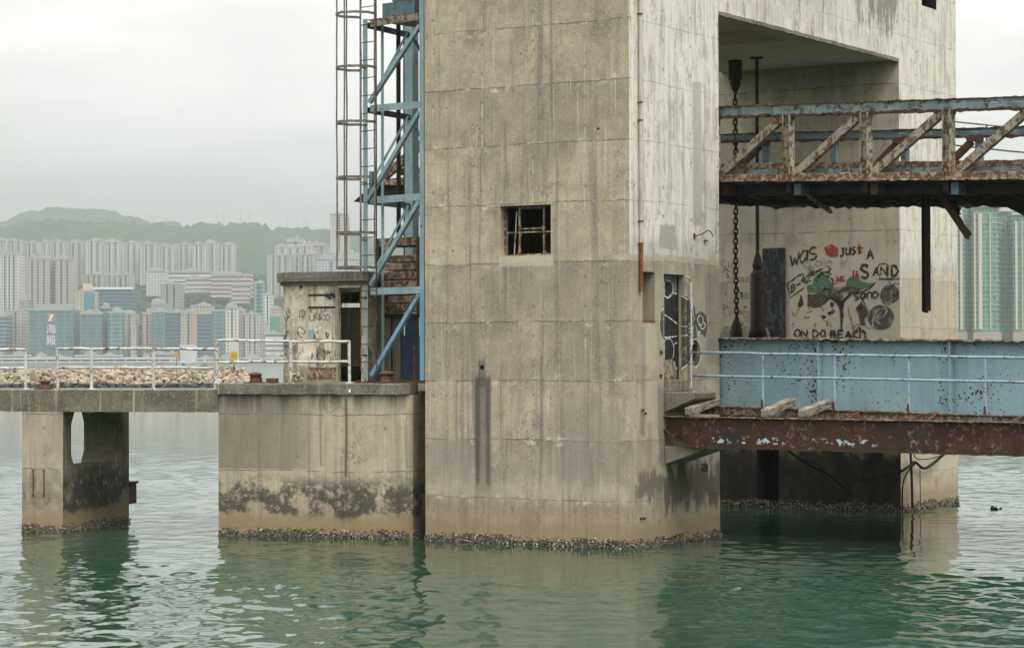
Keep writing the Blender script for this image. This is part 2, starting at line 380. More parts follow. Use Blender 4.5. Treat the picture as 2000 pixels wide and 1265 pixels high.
def inner_extra(n, col, x, y, z, u):
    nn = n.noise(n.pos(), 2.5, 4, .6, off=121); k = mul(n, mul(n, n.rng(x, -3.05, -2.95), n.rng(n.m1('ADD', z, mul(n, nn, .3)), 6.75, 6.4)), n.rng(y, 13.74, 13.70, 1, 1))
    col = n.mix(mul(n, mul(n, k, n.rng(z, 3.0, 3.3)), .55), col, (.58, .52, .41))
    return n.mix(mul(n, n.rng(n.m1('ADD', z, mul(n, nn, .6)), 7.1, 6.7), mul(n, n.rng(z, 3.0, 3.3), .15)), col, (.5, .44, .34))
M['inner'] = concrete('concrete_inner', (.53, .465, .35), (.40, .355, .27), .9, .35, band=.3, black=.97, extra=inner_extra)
M['farside'] = concrete('concrete_far_side', (.55, .475, .355), (.45, .39, .29), .8, .3, band=.15, line=.45, upper=(5.9, (.66, .625, .54), (.44, .41, .345)))
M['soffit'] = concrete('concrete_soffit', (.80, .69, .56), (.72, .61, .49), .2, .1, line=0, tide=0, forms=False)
def caisson_extra(n, col, x, y, z, u):
    # left two thirds greyer, dark runs, a rust-edged crack
    P = n.pos(); nn = n.noise(P, (3, 3, .12), 3, .6, off=90)
    g = mul(n, n.rng(n.m1('ADD', x, mul(n, nn, .8)), -6.7, -7.6), n.rng(z, 1.42, 1.46)); col = n.mix(mul(n, g, .62), col, (.135, .125, .10))
    col = smear(n, col, x, z, -6.75, -6.70, 1.3, 2.95, (.10, .06, .035), .75, .02, .03, 2)
    col = smear(n, col, x, z, -7.3, -7.26, 1.5, 2.95, (.17, .11, .07), .5, .02, .03, 2)
    t = mul(n, n.rng(z, 2.55, 2.98), n.rng(nn, .40, .66)); col = n.mix(mul(n, t, .75), col, (.055, .052, .043))
    return col
M['caisson'] = concrete('concrete_caisson', (.46, .395, .27), (.33, .285, .205), .8, .5, z0=.2, pitch=1.203, band=.0, algae=.85, tide=1.2, extra=caisson_extra)
M['coping'] = concrete('concrete_coping', (.20, .18, .13), (.09, .082, .062), 1.3, .4, line=0, tide=0, forms=False)
M['deck'] = concrete('concrete_walkway', (.19, .165, .115), (.085, .078, .058), 1.3, .5, line=0, tide=0, forms=False)
M['decktop'] = concrete('concrete_walkway_top', (.36, .32, .25), (.24, .21, .165), .6, .1, line=0, tide=0, forms=False)
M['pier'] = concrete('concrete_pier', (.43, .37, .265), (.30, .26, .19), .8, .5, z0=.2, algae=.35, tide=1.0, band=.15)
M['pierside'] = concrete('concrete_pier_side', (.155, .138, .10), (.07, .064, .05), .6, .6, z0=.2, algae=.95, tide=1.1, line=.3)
def hut_extra(n, col, x, y, z, u):
    P = n.pos(); a = n.noise(P, (2.6, 2.6, 1.6), 6, .72, off=101); b = n.noise(P, (5, 5, .7), 4, .65, off=103)
    col = n.mix(mul(n, n.rng(a, .50, .60), .75), col, (.15, .135, .10)); col = n.mix(mul(n, n.rng(b, .55, .68), .6), col, (.10, .09, .07))
    col = n.mix(mul(n, n.rng(n.m1('ADD', a, mul(n, n.m1('SUBTRACT', z, 4.6), -.22)), .62, .72), .6), col, (.12, .11, .085))
    return n.mix(mul(n, n.rng(n.noise(P, 3.3, 5, .7, off=105), .58, .63), .6), col, (.72, .68, .56))
M['hut'] = concrete('render_hut', (.64, .59, .46), (.36, .325, .245), 1.0, .6, line=0, tide=0, forms=False, band=.0, extra=hut_extra)
M['hutroof'] = concrete('concrete_hut_roof', (.17, .15, .11), (.10, .09, .068), 1.0, .4, line=0, tide=0, forms=False)
M['shutter'] = concrete('grimy_board', (.15, .135, .105), (.07, .062, .05), .5, .8, line=0, tide=0, forms=False)
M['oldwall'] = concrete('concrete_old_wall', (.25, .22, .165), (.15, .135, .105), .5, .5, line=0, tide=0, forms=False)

def paint(name, c, c2=None, rust=.35, scale=4, rc1=(.075, .030, .014), rc2=(.22, .085, .028), rough=.6, runs=0.0, spots=0.0, pale=.15, vertical=False):
    """old paint over steel: chips, rust, runs"""
    n = NT(name); P = n.pos()
    big = n.noise(P, scale * .5, 4, .6, off=3); fine = n.noise(P, scale * 5, 5, .7, off=12); mid = n.noise(P, scale, 6, .65, dist=.4, off=7)
    pc = n.mix(n.rng(n.m1('ADD', mul(n, big, .6), mul(n, n.noise(P, (scale * 1.5, scale * 1.5, scale * .25), 4, .65, off=71), .4)), .38, .62), c, c2 or tuple(v * .72 for v in c))
    pc = n.mix(mul(n, n.rng(fine, .58, .72), pale), pc, tuple(min(.75, v * 1.7 + .06) for v in c))
    rc = n.mix(n.rng(fine, .35, .65), rc1, rc2)
    rc = n.mix(mul(n, n.rng(n.noise(P, scale * 11, 3, .7, off=18), .55, .7), .6), rc, (.33, .15, .06))
    t = 1 - rust
    mk = n.rng(n.m1('ADD', mul(n, mid, .72), mul(n, fine, .28)), .30 + .34 * t, .34 + .34 * t)
    if runs:
        rn = n.noise(P, (scale * 2.2, scale * 2.2, scale * .12), 4, .6, off=25)
        pc = n.mix(mul(n, n.rng(rn, .52, .68), runs), pc, (.20, .085, .03))
    if spots:
        vo = n.voro(P, 12).outputs['Distance']; dens = n.noise(P, .9, 3, .6, off=51); ox, oy, oz = n.xyz(n.obj()); sa = n.m1('ABSOLUTE', n.m1('SUBTRACT', n.m1('FRACT', n.m1('DIVIDE', n.m1('SUBTRACT', ox, SEAM0), SEAMP)), .5)); dens = n.m1('ADD', dens, n.m1('ADD', n.rng(sa, .5, .40, .14, -.03), n.rng(oz, 3.4, 4.1, -.02, .07)))
        sz = n.rng(dens, .36, .66, .06, .36); sm = n.m1('LESS_THAN', n.m1('ADD', vo, mul(n, n.m1('SUBTRACT', fine, .5), .35)), sz)
        vo2 = n.voro(P, 26).outputs['Distance']; sm2 = n.m1('LESS_THAN', n.m1('ADD', vo2, mul(n, n.m1('SUBTRACT', fine, .5), .3)), n.rng(dens, .40, .68, .02, .30))
        mk = n.m1('MAXIMUM', mk, mul(n, n.m1('MAXIMUM', sm, sm2), spots))
        halo = n.rng(vo, .36, .12); pc = n.mix(mul(n, mul(n, halo, n.rng(dens, .45, .65)), .35), pc, (.17, .09, .045))
    col = n.mix(mk, pc, rc)
    n.bump(n.m1('ADD', mul(n, mk, -.3), mul(n, fine, .5)), .4, .01)
    return n.fin(col, n.val(mk, rough, .92), .3)
SEAM0, SEAMP = 1.9, 3.05        # where the girder's stiffeners are welded on
BLUE = (.17, .29, .33); BLUE2 = (.11, .20, .235)
M['lattice'] = paint('blue_paint_lattice', (.32, .42, .44), (.23, .325, .355), .09, 5, runs=.18)
M['lattice_low'] = paint('bright_blue_paint', (.20, .36, .49), (.16, .30, .42), .10, 5, runs=.1)
M['darkblue'] = paint('dark_blue_paint', (.012, .04, .085), (.006, .02, .045), .15, 4, runs=.3)
M['girder'] = paint('girder_blue_paint', (.265, .385, .415), (.215, .33, .37), .02, 2.2, spots=1.0, runs=.14, pale=.3, rc1=(.03,.018,.012), rc2=(.12,.06,.03))
M['chord'] = paint('truss_blue_paint', (.20, .28, .295), (.12, .18, .20), .33, 6, runs=.35, rc1=(.045, .024, .015), rc2=(.11, .065, .04))
M['web'] = paint('truss_web_paint', (.33, .30, .215), (.235, .24, .20), .42, 7, runs=.9, rc1=(.055, .033, .02), rc2=(.155, .092, .046))
M['backchord'] = paint('truss_back_paint', (.125, .20, .235), (.075, .125, .15), .22, 6, runs=.3, rc1=(.035, .02, .014), rc2=(.10, .05, .03))
M['rust'] = paint('rusted_steel', (.075, .052, .04), (.045, .033, .027), .8, 6, rc1=(.032, .018, .012), rc2=(.115, .055, .029))
M['rustpale'] = paint('flaking_rust', (.36, .28, .215), (.24, .165, .12), .52, 9, rc1=(.05, .03, .02), rc2=(.165, .10, .062))
M['slab'] = paint('weathered_slab', (.40, .30, .20), (.26, .18, .12), .45, 5, rc1=(.05, .028, .018), rc2=(.20, .10, .05))
M['black'] = paint('blackened_steel', (.012, .011, .010), (.006, .006, .006), .45, 7, rc1=(.008, .006, .005), rc2=(.035, .02, .012), pale=.05)
M['white_rail'] = paint('white_rail_paint', (.60, .60, .56), (.46, .46, .42), .30, 7, runs=.4, rc1=(.08,.04,.02), rc2=(.24, .11, .05))
M['blue_rail'] = paint('pale_blue_rail_paint', (.33, .42, .47), (.22, .33, .41), .24, 8, runs=.2, pale=.5)
M['bollard'] = paint('bollard_rust', (.12, .065, .045), (.085, .045, .034), .55, 6, rc1=(.06, .03, .02), rc2=(.16, .075, .045))
M['cage'] = paint('cage_rust', (.20, .19, .165), (.12, .11, .09), .28, 6, rc1=(.06, .042, .026), rc2=(.14, .105, .065))
M['dirtyrail'] = paint('dark_pipe', (.035, .03, .024), (.02, .018, .015), .4, 6)
M['rustred'] = paint('red_oxide', (.16, .048, .028), (.11, .035, .022), .5, 5, rc1=(.05, .02, .012), rc2=(.19, .07, .03))
M['hang'] = paint('rod_steel', (.018, .010, .008), (.010, .006, .005), .4, 6, rc1=(.012, .007, .005), rc2=(.045, .018, .01))
M['bracket'] = paint('pale_green_bracket', (.22, .25, .205), (.13, .15, .12), .3, 6, runs=.4)
def beam_mat():
    n = NT('rust_beam_with_paint_scraps'); P = n.pos(); o = n.obj(); x, y, z = n.xyz(o)
    a = n.noise(P, 2.2, 6, .65, dist=.5, off=3); f = n.noise(P, 22, 5, .7, off=6); g = n.noise(P, 7, 6, .7, dist=.8, off=9)
    col = n.mix(n.rng(a, .35, .65), (.040, .019, .013), (.068, .032, .020)); col = n.mix(mul(n, n.rng(f, .5, .7), .5), col, (.135, .066, .036))
    col = n.mix(mul(n, n.rng(n.noise(P, (.9, .9, 1.5), 3, off=13), .5, .62), .6), col, (.035, .028, .024))
    lich = mul(n, n.rng(g, .555, .60), n.rng(n.noise(P, 1.1, 3, off=23), .42, .55)); col = n.mix(mul(n, lich, .7), col, (.23, .185, .12))
    pm = mul(n, n.rng(n.noise(P, (6, 6, 9), 4, .6, off=29), .565, .585), mul(n, mul(n, n.rng(z, 2.07, 2.10), n.rng(z, 2.24, 2.19)), mul(n, n.rng(x, .9, 1.2), n.rng(x, 5.2, 4.9))))
    col = n.mix(pm, col, (.42, .52, .60))
    pm2 = n.rng(n.noise(P, (5, 5, 6), 4, .6, off=37), .70, .715); col = n.mix(mul(n, pm2, .8), col, (.33, .30, .23))
    n.bump(n.m1('ADD', f, g), .6, .012); return n.fin(col, .88, .25)
M['outerbeam'] = beam_mat()
def timber_mat():
    n = NT('weathered_timber'); o = n.obj(); g = n.noise(o, (2.5, 26, 26), 5, .7, off=2); b = n.noise(o, 3, 3, off=5)
    col = n.mix(n.rng(g, .38, .62), (.36, .33, .25), (.12, .105, .08)); col = n.mix(mul(n, n.rng(b, .5, .65), .6), col, (.05, .045, .036))
    n.bump(g, .6, .01); return n.fin(col, .92, .2)
M['timber'] = timber_mat()
def flat(name, c, rough=.8, var=.15, spec=.3):
    n = NT(name); P = n.pos(); f = n.noise(P, 9, 4, .6); col = n.mix(n.rng(f, .3, .7), tuple(v * (1 - var) for v in c), tuple(min(.8, v * (1 + var)) for v in c)); return n.fin(col, rough, spec)
def spray(name, c, a=.8, sc=7):
    n = NT(name); P = n.pos(); f = n.noise(P, sc, 5, .7, off=4); g = n.noise(P, 40, 2, .8)
    n.set(n.p.inputs['Alpha'], mul(n, n.rng(n.m1('ADD', mul(n, f, .8), mul(n, g, .25)), .34, .56), a)); return n.fin(n.mix(n.rng(f, .3, .7), tuple(v * .7 for v in c), tuple(min(.8, v * 1.25) for v in c)), .8, .2)
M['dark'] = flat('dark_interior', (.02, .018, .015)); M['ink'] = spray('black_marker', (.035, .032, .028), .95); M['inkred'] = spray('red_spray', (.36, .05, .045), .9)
M['green'] = spray('green_spray', (.085, .19, .085), .85, 5); M['purple'] = spray('brown_violet_spray', (.075, .055, .055), .85, 5); M['greyspray'] = spray('grey_spray', (.08, .075, .07), .82, 5)
M['palegrey'] = spray('pale_grey_spray', (.36, .35, .32), .95); M['whitespray'] = spray('white_spray', (.66, .66, .64), .95); M['blackspray'] = flat('black_spray', (.022, .022, .022), .6, .5); M['bluespray'] = spray('blue_spray', (.07, .10, .24), .85)
M['faint'] = spray('faint_marker', (.09, .08, .062), .75); M['orange'] = spray('orange_spray', (.28, .15, .06), .7)
M['yellow'] = flat('yellow_sign', (.50, .33, .03), .6, .2); M['whitep'] = flat('white_paint', (.70, .70, .67), .6, .1)
M['pipe'] = paint('cream_pipe', (.55, .50, .40), (.46, .41, .31), .10, 6, runs=.5); M['piperust'] = paint('rusty_pipe', (.22, .09, .035), (.16, .06, .025), .6, 6)
M['rope'] = flat('wet_rope', (.012, .011, .010), .9, .3)
M['doorleaf'] = paint('grey_door', (.16, .19, .20), (.11, .13, .135), .15, 5, runs=.3)
def peel_mat():
    n = NT('peeling_blue_door'); P = n.pos(); a = n.noise(P, (9, 9, 4.5), 6, .75, off=3); b = n.noise(P, 2.0, 3, off=8)
    col = n.mix(n.rng(n.m1('ADD', mul(n, a, .8), mul(n, b, .2)), .49, .58), (.018, .017, .016), (.055, .078, .088)); n.bump(a, .5, .01); return n.fin(col, .7, .3)
M['peel'] = peel_mat()
def shell_mat():
    n = NT('barnacle_shell'); P = n.pos(); a = n.noise(P, 26, 3, .6); i = n.n('ShaderNodeNewGeometry').outputs['Random Per Island']
    col = n.mix(i, (.045, .038, .03), (.24, .20, .15)); col = n.mix(n.rng(i, .82, .94), col, (.48, .42, .33)); col = n.mix(mul(n, n.rng(a, .5, .7), .6), col, (.03, .026, .02))
    return n.fin(col, .75, .3)
M['shell'] = shell_mat()

# ------------------------------------------------------------------ water: one sheet out to the horizon, with real waves
def wave_h(x, y, lim):
    """sum of small wind waves; lim = finest wavelength the mesh carries there"""
    r2 = np.random.default_rng(3); h = np.zeros_like(x)
    gust = .80 + .45 * np.sin(x * .23 + 1.3 * np.sin(y * .17)) * np.sin(y * .31 + 2 + np.sin(x * .15)) + .2 * np.sin(x * .6 + y * .45)
    calm = np.clip(np.hypot((x + 2) / 13.0, (y - 2) / 11.0), .45, 1.15)      # sheltered beside the piers
    for i in range(80):
        lam = .30 * (6.5 ** (i / 79.0)); th = rad(205) + r2.normal(0, .75); k = 2 * math.pi / lam
        amp = lam / (2 * math.pi) * WSLOPE * (lam / 1.0) ** -.12; ph = r2.uniform(0, 6.28)
        w = np.clip((lam / lim - 2.2) / 2.0, 0, 1)
        a = k * (x * math.cos(th) + y * math.sin(th)) + ph
        h += w * amp * (np.sin(a) + .28 * np.cos(2 * a)) * gust * calm
    return h
WSLOPE = .0115
def build_water():
    rr = [6.0]
    while rr[-1] < 7300:
        r = rr[-1]; rr.append(r + (.075 if 27 < r < 75 else max(.075, (r - 75) * .012 + .075) if r >= 75 else .5))
    rr = np.array(rr); base = math.atan2(FW[1], FW[0])
    fine = np.linspace(-rad(16), rad(16), 470); coarse = np.linspace(rad(16), 2 * math.pi - rad(16), 90)[1:-1]
    th = np.concatenate([fine, coarse]) + base; nT = len(th); nR = len(rr)
    x = CP[0] + rr[:, None] * np.cos(th)[None, :]; y = CP[1] + rr[:, None] * np.sin(th)[None, :]
    dr = np.gradient(rr)[:, None] * np.ones((1, nT)); dth = np.concatenate([np.full(470, rad(32) / 470), np.full(nT - 470, 3.6 / 90 * 1.6)])
    lim = np.maximum(dr, rr[:, None] * dth[None, :])
    z = wave_h(x, y, lim)
    co_ = np.stack([x, y, z], -1).reshape(-1, 3)
    co_ = np.concatenate([co_, [[CP[0], CP[1], 0]]]); c = len(co_) - 1
    i = np.arange(nR - 1)[:, None]; j = np.arange(nT)[None, :]; j2 = (j + 1) % nT
    q = np.stack([i * nT + j, (i + 1) * nT + j, (i + 1) * nT + j2, i * nT + j2], -1).reshape(-1, 4)
    t = np.stack([np.full(nT, c), np.arange(nT), (np.arange(nT) + 1) % nT], -1)
    me = bpy.data.meshes.new('water'); nv = len(co_); nq = len(q); ntr = len(t)
    me.vertices.add(nv); me.vertices.foreach_set('co', co_.astype(np.float32).ravel())
    me.loops.add(nq * 4 + ntr * 3); me.loops.foreach_set('vertex_index', np.concatenate([q.ravel(), t.ravel()]).astype(np.int32))
    me.polygons.add(nq + ntr)
    me.polygons.foreach_set('loop_start', np.concatenate([np.arange(nq) * 4, nq * 4 + np.arange(ntr) * 3]).astype(np.int32))
    me.polygons.foreach_set('use_smooth', np.ones(nq + ntr, bool)); me.update(calc_edges=True); me.validate()
    o = bpy.data.objects.new('water', me); C.objects.link(o); tag(o, kind='structure')
    n = NT('harbour_water'); P = n.pos()
    a = n.noise(P, (2.6, 2.6, 1), 3, .55, dist=.3, off=3); b = n.noise(P, (9, 9, 1), 3, .6, off=11)
    pt = n.rng(n.noise(P, (.05, .09, 1), 3, off=21), .35, .65, .35, 1.0)
    far = n.n('ShaderNodeVectorMath', operation='DISTANCE'); n.l(P, far.inputs[0]); far.inputs[1].default_value = tuple(CP)
    h = n.m1('ADD', mul(n, a, n.rng(far.outputs['Value'], 60, 200, .12, 2.2)), mul(n, mul(n, b, pt), .12))
    n.bump(h, .5, .05)
    col = n.mix(n.rng(n.noise(P, .06, 3, off=5), .35, .65), (.014, .050, .029), (.019, .055, .034))
    n.p.inputs['IOR'].default_value = 1.33
    o.data.materials.append(n.fin(col, .04, .5))
build_water()

# ------------------------------------------------------------------ shell growth along the waterline (one countless part per thing)
def barnacles(edges, parent, inv, z0=-.10, z1=.19, per=760, r=(.010, .024)):
    """edges: plan segments in the parent's own frame, walked with the wall on the left"""
    mb = MB()
    for (x0, y0, x1, y1) in edges:
        L = math.hypot(x1 - x0, y1 - y0); nx, ny = (y1 - y0) / L, -(x1 - x0) / L
        for i in range(int(L * per)):
            t = random.random(); z = z0 + (z1 - z0) * (random.random() ** .9)
            top = z1 - .06 + .04 * math.sin(t * L * 2.3 + L) + .03 * math.sin(t * L * 7.1) + .025 * math.sin(t * L * 17 + 2) + random.gauss(0, .02)
            if z > top and random.random() < .93: continue
            rr = random.uniform(*r); out_ = random.uniform(.0, .028) + .03 * max(0, 1 - (z - z0) / .25)
            mb.blob((x0 + (x1 - x0) * t + nx * out_, y0 + (y1 - y0) * t + ny * out_, z), rr, 1, .35, (1, 1, .55))
    o = mb.build('barnacles', M['shell'], parent); o['kind'] = 'stuff'; return o

# ------------------------------------------------------------------ the concrete portal: two pylons and the beam between them
YN1, YF0, YF1, ZT = 3.93, 13.75, 17.55, 15.0
portal = thing('concrete_portal', 'huge weathered concrete portal of two pylons and a deep crossbeam standing in the water', 'ferry pier tower')
sb = MB().box(-4.88, 0, 0, YN1, -1.5, ZT); hb = MB()
hb.box(-4.4, -.7, .30, 3.5, 4.9, 7.6)
w0 = onY(977, 403, 0); w1 = onY(1076, 497, 0)
WX0, WX1, WZ0, WZ1 = w0[0], w1[0], w1[2], w0[2]
hb2 = MB().box(WX0, WX1, -.3, .45, WZ0, WZ1)
sw0 = onX(1255, 530, 0); sw1 = onX(1279, 626, 0)
hb2.box(-.32, .3, sw0[1], sw1[1], sw1[2], sw0[2])
d0 = onX(1297, 742, 0); d1 = onX(1337, 537, 0)
DY0, DY1, DZ0, DZ1 = d0[1], d1[1], d0[2], d1[2]
hb2.box(-.20, .3, DY0, DY1, DZ0, DZ1)
def hole(px, py, r, dep=.4):
    c = onY(px, py, 0); k = 12
    vs = [(c[0] + r * math.cos(2 * math.pi * i / k), yy, c[2] + r * math.sin(2 * math.pi * i / k)) for yy in (-.2, dep) for i in range(k)]
    hb2.add(vs, [tuple(range(k)), tuple(range(k, 2 * k))[::-1]] + [(i, k + i, k + (i + 1) % k, (i + 1) % k) for i in range(k)])
hole(941, 718, .055); hole(1168, 252, .028, .25); hole(884, 490, .022, .25)
hb.add(hb2.v, hb2.f)
pyl = cut(sb, hb, 'pylon', [], portal)
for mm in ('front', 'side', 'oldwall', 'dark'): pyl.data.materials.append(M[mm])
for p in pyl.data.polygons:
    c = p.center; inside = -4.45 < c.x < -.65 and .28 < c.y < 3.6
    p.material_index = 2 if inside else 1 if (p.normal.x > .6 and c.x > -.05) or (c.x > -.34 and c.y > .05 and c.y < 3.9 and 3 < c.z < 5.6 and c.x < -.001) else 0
far = MB().box(-5.08, 0, YF0, YF1, -1.5, ZT); fh = MB().box(*[onY(1478, 900, YF0)[0], onY(1521, 900, YF0)[0]], YF0 - .2, YF0 + .9, -.6, 1.6)
fw0 = onX(1800, -30, 0); fw1 = onX(1829, 20, 0); fh.box(-.5, .3, fw0[1], fw1[1], fw1[2], fw0[2])
pf = cut(far, fh, 'pylon', [], portal)
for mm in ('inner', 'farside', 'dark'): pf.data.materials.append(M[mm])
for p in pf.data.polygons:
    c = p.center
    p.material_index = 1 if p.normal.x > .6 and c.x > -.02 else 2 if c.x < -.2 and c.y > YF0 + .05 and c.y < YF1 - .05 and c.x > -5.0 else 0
bm_ = MB().box(-4.88, 0, YN1, YF0, 11.12, ZT); rec = MB().box(-4.2, -.75, 6.55, 8.9, 10.9, 11.42)
cb = cut(bm_, rec, 'crossbeam', [], portal)
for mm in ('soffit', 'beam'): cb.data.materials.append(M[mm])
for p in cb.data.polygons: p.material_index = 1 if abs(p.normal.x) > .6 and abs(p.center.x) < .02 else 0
# drip edge along the beam's lower arris, worn
MB().prism([(-.03, -.05), (.012, -.05), (.012, .035), (-.03, .035)], (-.0, YN1 + .02, 11.12), (-.0, YF0 - .02, 11.12), n=70, jit=.005).build('drip_edge', M['coping'], portal)
# corbel under the walkway beam, landing below the door
cy0, cy1 = DY0 - .01, DY1 + .05
MB().prism([(0, 0), (.0, -.38), (.90, -.08), (.95, 0)][::-1], (0.002, cy0, 2.0), (0.002, cy1, 2.0)).build('corbel', M['side'], portal, bevel=.02)
def landing():
    mb = MB(); z = onX(1300, 765, 0)[2]
    mb.prism([(0, 0), (0, -.42), (.62, -.17), (.70, -.14), (.72, -.02), (.68, 0)], (.002, DY0 - .02, z), (.002, DY1 + .0, z))
    return mb.box(-.18, .05, DY0 + .005, DY1 + .10, z + .003, DZ0 - .003)
landing().build('landing', M['coping'], portal, bevel=.012)
# the door leaf, its sill, the boarded side opening
lf = MB().box(-.205, -.165, DY0 + .002, DY1 - .002, DZ0 + .01, DZ1 - .004).build('door', M['doorleaf'], portal)
MB().box(-.16, -.14, DY1 - .035, DY1 - .004, DZ0 + .01, DZ1 - .01).build('door_frame', M['hang'], lf)
MB().box(-.164, -.158, DY0 + .01, DY1 - .2, DZ0 + .01, DZ0 + .42).build('kick_plate', M['web'], lf)
sp_ = MB().box(-.31, -.27, sw0[1] + .002, sw1[1] - .13, sw1[2] + .003, sw0[2] - .003).box(-.27, -.262, sw0[1] + .16, sw0[1] + .175, sw1[2] + .04, sw0[2] - .004).build('shutter', M['shutter'], portal)
MB().box(-.314, -.30, sw1[1] - .129, sw1[1] - .002, sw1[2] + .003, sw0[2] - .003).build('gap', M['dark'], sp_)  # dark strip; the shade of the opening is put into its colour
MB().box(-.27, .012, sw0[1] + .002, sw1[1] - .002, sw1[2] - .03, sw1[2] + .012).build('sill', M['piperust'], sp_)
# steel window with broken panes
def window():
    root = MB()
    y = .14; T = .024
    def hbar(x0, x1, z, w=T): root.box(x0, x1, y, y + .04, z - w / 2, z + w / 2)
    def vbar(x, z0, z1, w=T): root.box(x - w / 2, x + w / 2, y - .002, y + .042, z0, z1)
    W_, H_ = WX1 - WX0, WZ1 - WZ0
    hbar(WX0, WX1, WZ0 + .02, .03); hbar(WX0, WX1, WZ1 - .02, .03)
    vbar(WX0 + .02, WZ0, WZ1, .035); vbar(WX1 - .02, WZ0, WZ1, .03)
    xa, xb = WX0 + .31 * W_, WX0 + .79 * W_
    vbar(xa, WZ0, WZ1, .038); vbar(xb, WZ0, WZ1, .034)
    hbar(WX0, WX1, WZ0 + .47 * H_, .03); hbar(xa, xb, WZ0 + .54 * H_, .03); hbar(xa, xb, WZ1 - .05, .03)
    return root.build('window_frame', M['rustpale'], portal), y, xa, xb
wf, wy, xa, xb = window()
gl = MB()                                             # slivers of glass left in the corners
for (cx, cz, sx, sz) in ((xa, WZ1 - .07, 1, -1), (xb, WZ1 - .07, -1, -1), (xa, WZ0 + .57, 1, 1), (xb, WZ0 + .57, -1, 1), (xa, WZ0 + .04, -1, 1), (xb, WZ0 + .04, 1, 1), (WX1 - .04, WZ1 - .04, -1, -1), (xa, WZ0 + .44, 1, -1), (xb, WZ0 + .44, 1, -1)):
    a = random.uniform(.04, .08); b = random.uniform(.04, .09)
    gl.prism([(0, 0), (a * sx, 0), (0, b * sz)], (cx, wy + .015, cz), (cx, wy + .021, cz), up=(0, 0, 1))
gl.build('broken_glass', M['rustpale'], wf)
st = MB(); st.tube([(WX0 + .19, wy + .1, WZ0 + .02), (WX0 + .24, wy + .12, WZ1 - .1)], .014); st.build('stay_bar', M['white_rail'], wf)
inn = MB()                                            # pipework seen inside the dark room
for px in (1.4, 1.05): inn.tube([(-px - .95, 2.2, 5), (-px - .95, 2.2, 7.5)], .03)
for z in (6.0, 6.5): inn.tube([(-2.5, 2.15, z), (-1.6, 2.15, z)], .02)
inn.build('inside_pipework', M['cage'], portal)
# downpipe on the lit face
py_ = onX(1247, 300, 0)[1]
def pxz(y): return onX(1247, y, 0)[2]
dp = MB().tube([(.05, py_, pxz(476)), (.05, py_, ZT)], .032).build('downpipe', M['pipe'], portal)
MB().tube([(.05, py_, pxz(569)), (.05, py_, pxz(474))], .04).build('rusted_length', M['piperust'], dp)
cl = MB()
for yy in (28, 235, 432, 200, 476): cl.box(-.003, .09, py_ - .04, py_ + .04, pxz(yy) - .013, pxz(yy) + .013)
cl.build('pipe_clip', M['piperust'], dp)
# hook iron and stub
hk = [onX(x, y, 0) + V(.06 + .10 * i / 8, 0, 0) for i, (x, y) in enumerate(((1355, 461), (1358, 459), (1363, 458), (1368, 454), (1373, 450), (1377, 452), (1380, 458), (1379, 462)))]
hkm = MB().tube([onX(1355, 461, 0)] + hk, .013); q = onX(1376, 470, 0); hkm.box(-.002, .07, q[1] - .04, q[1] + .04, q[2] - .015, q[2] + .015); q = onX(1355, 461, 0); hkm.box(-.002, .03, q[1] - .02, q[1] + .02, q[2] - .06, q[2] + .06)
hkm.build('iron_hook', M['rust'], portal)
for px, py in ((1254, 800), (1259, 806)):
    q = onX(px, py, 0); MB().tube([q - V(.02, 0, 0), q + V(.05, 0, -.01)], .022, 8).build('cut_bar', M['rust'], portal)
for px, py in ((1251, 1012), (1257, 1012)):
    q = onX(px, py, 0); MB().tube([q - V(.02, 0, 0), q + V(.04, 0, 0)], .024, 8).build('cut_bar', M['dark'], portal)
# dark blue peeling door on the far pylon
a0 = onY(1490, 485, YF0 - .02); a1 = onY(1534, 657, YF0 - .02)
MB().box(a0[0], a1[0], YF0 - .05, YF0 - .003, a1[2] - .2, a0[2]).build('door', M['peel'], portal)
barnacles([(-4.88, 0, 0, 0), (0, 0, 0, YN1)], portal, None)
barnacles([(-5.08, YF0, 0, YF0), (0, YF0, 0, YF1)], portal, None, per=420, z1=.22)

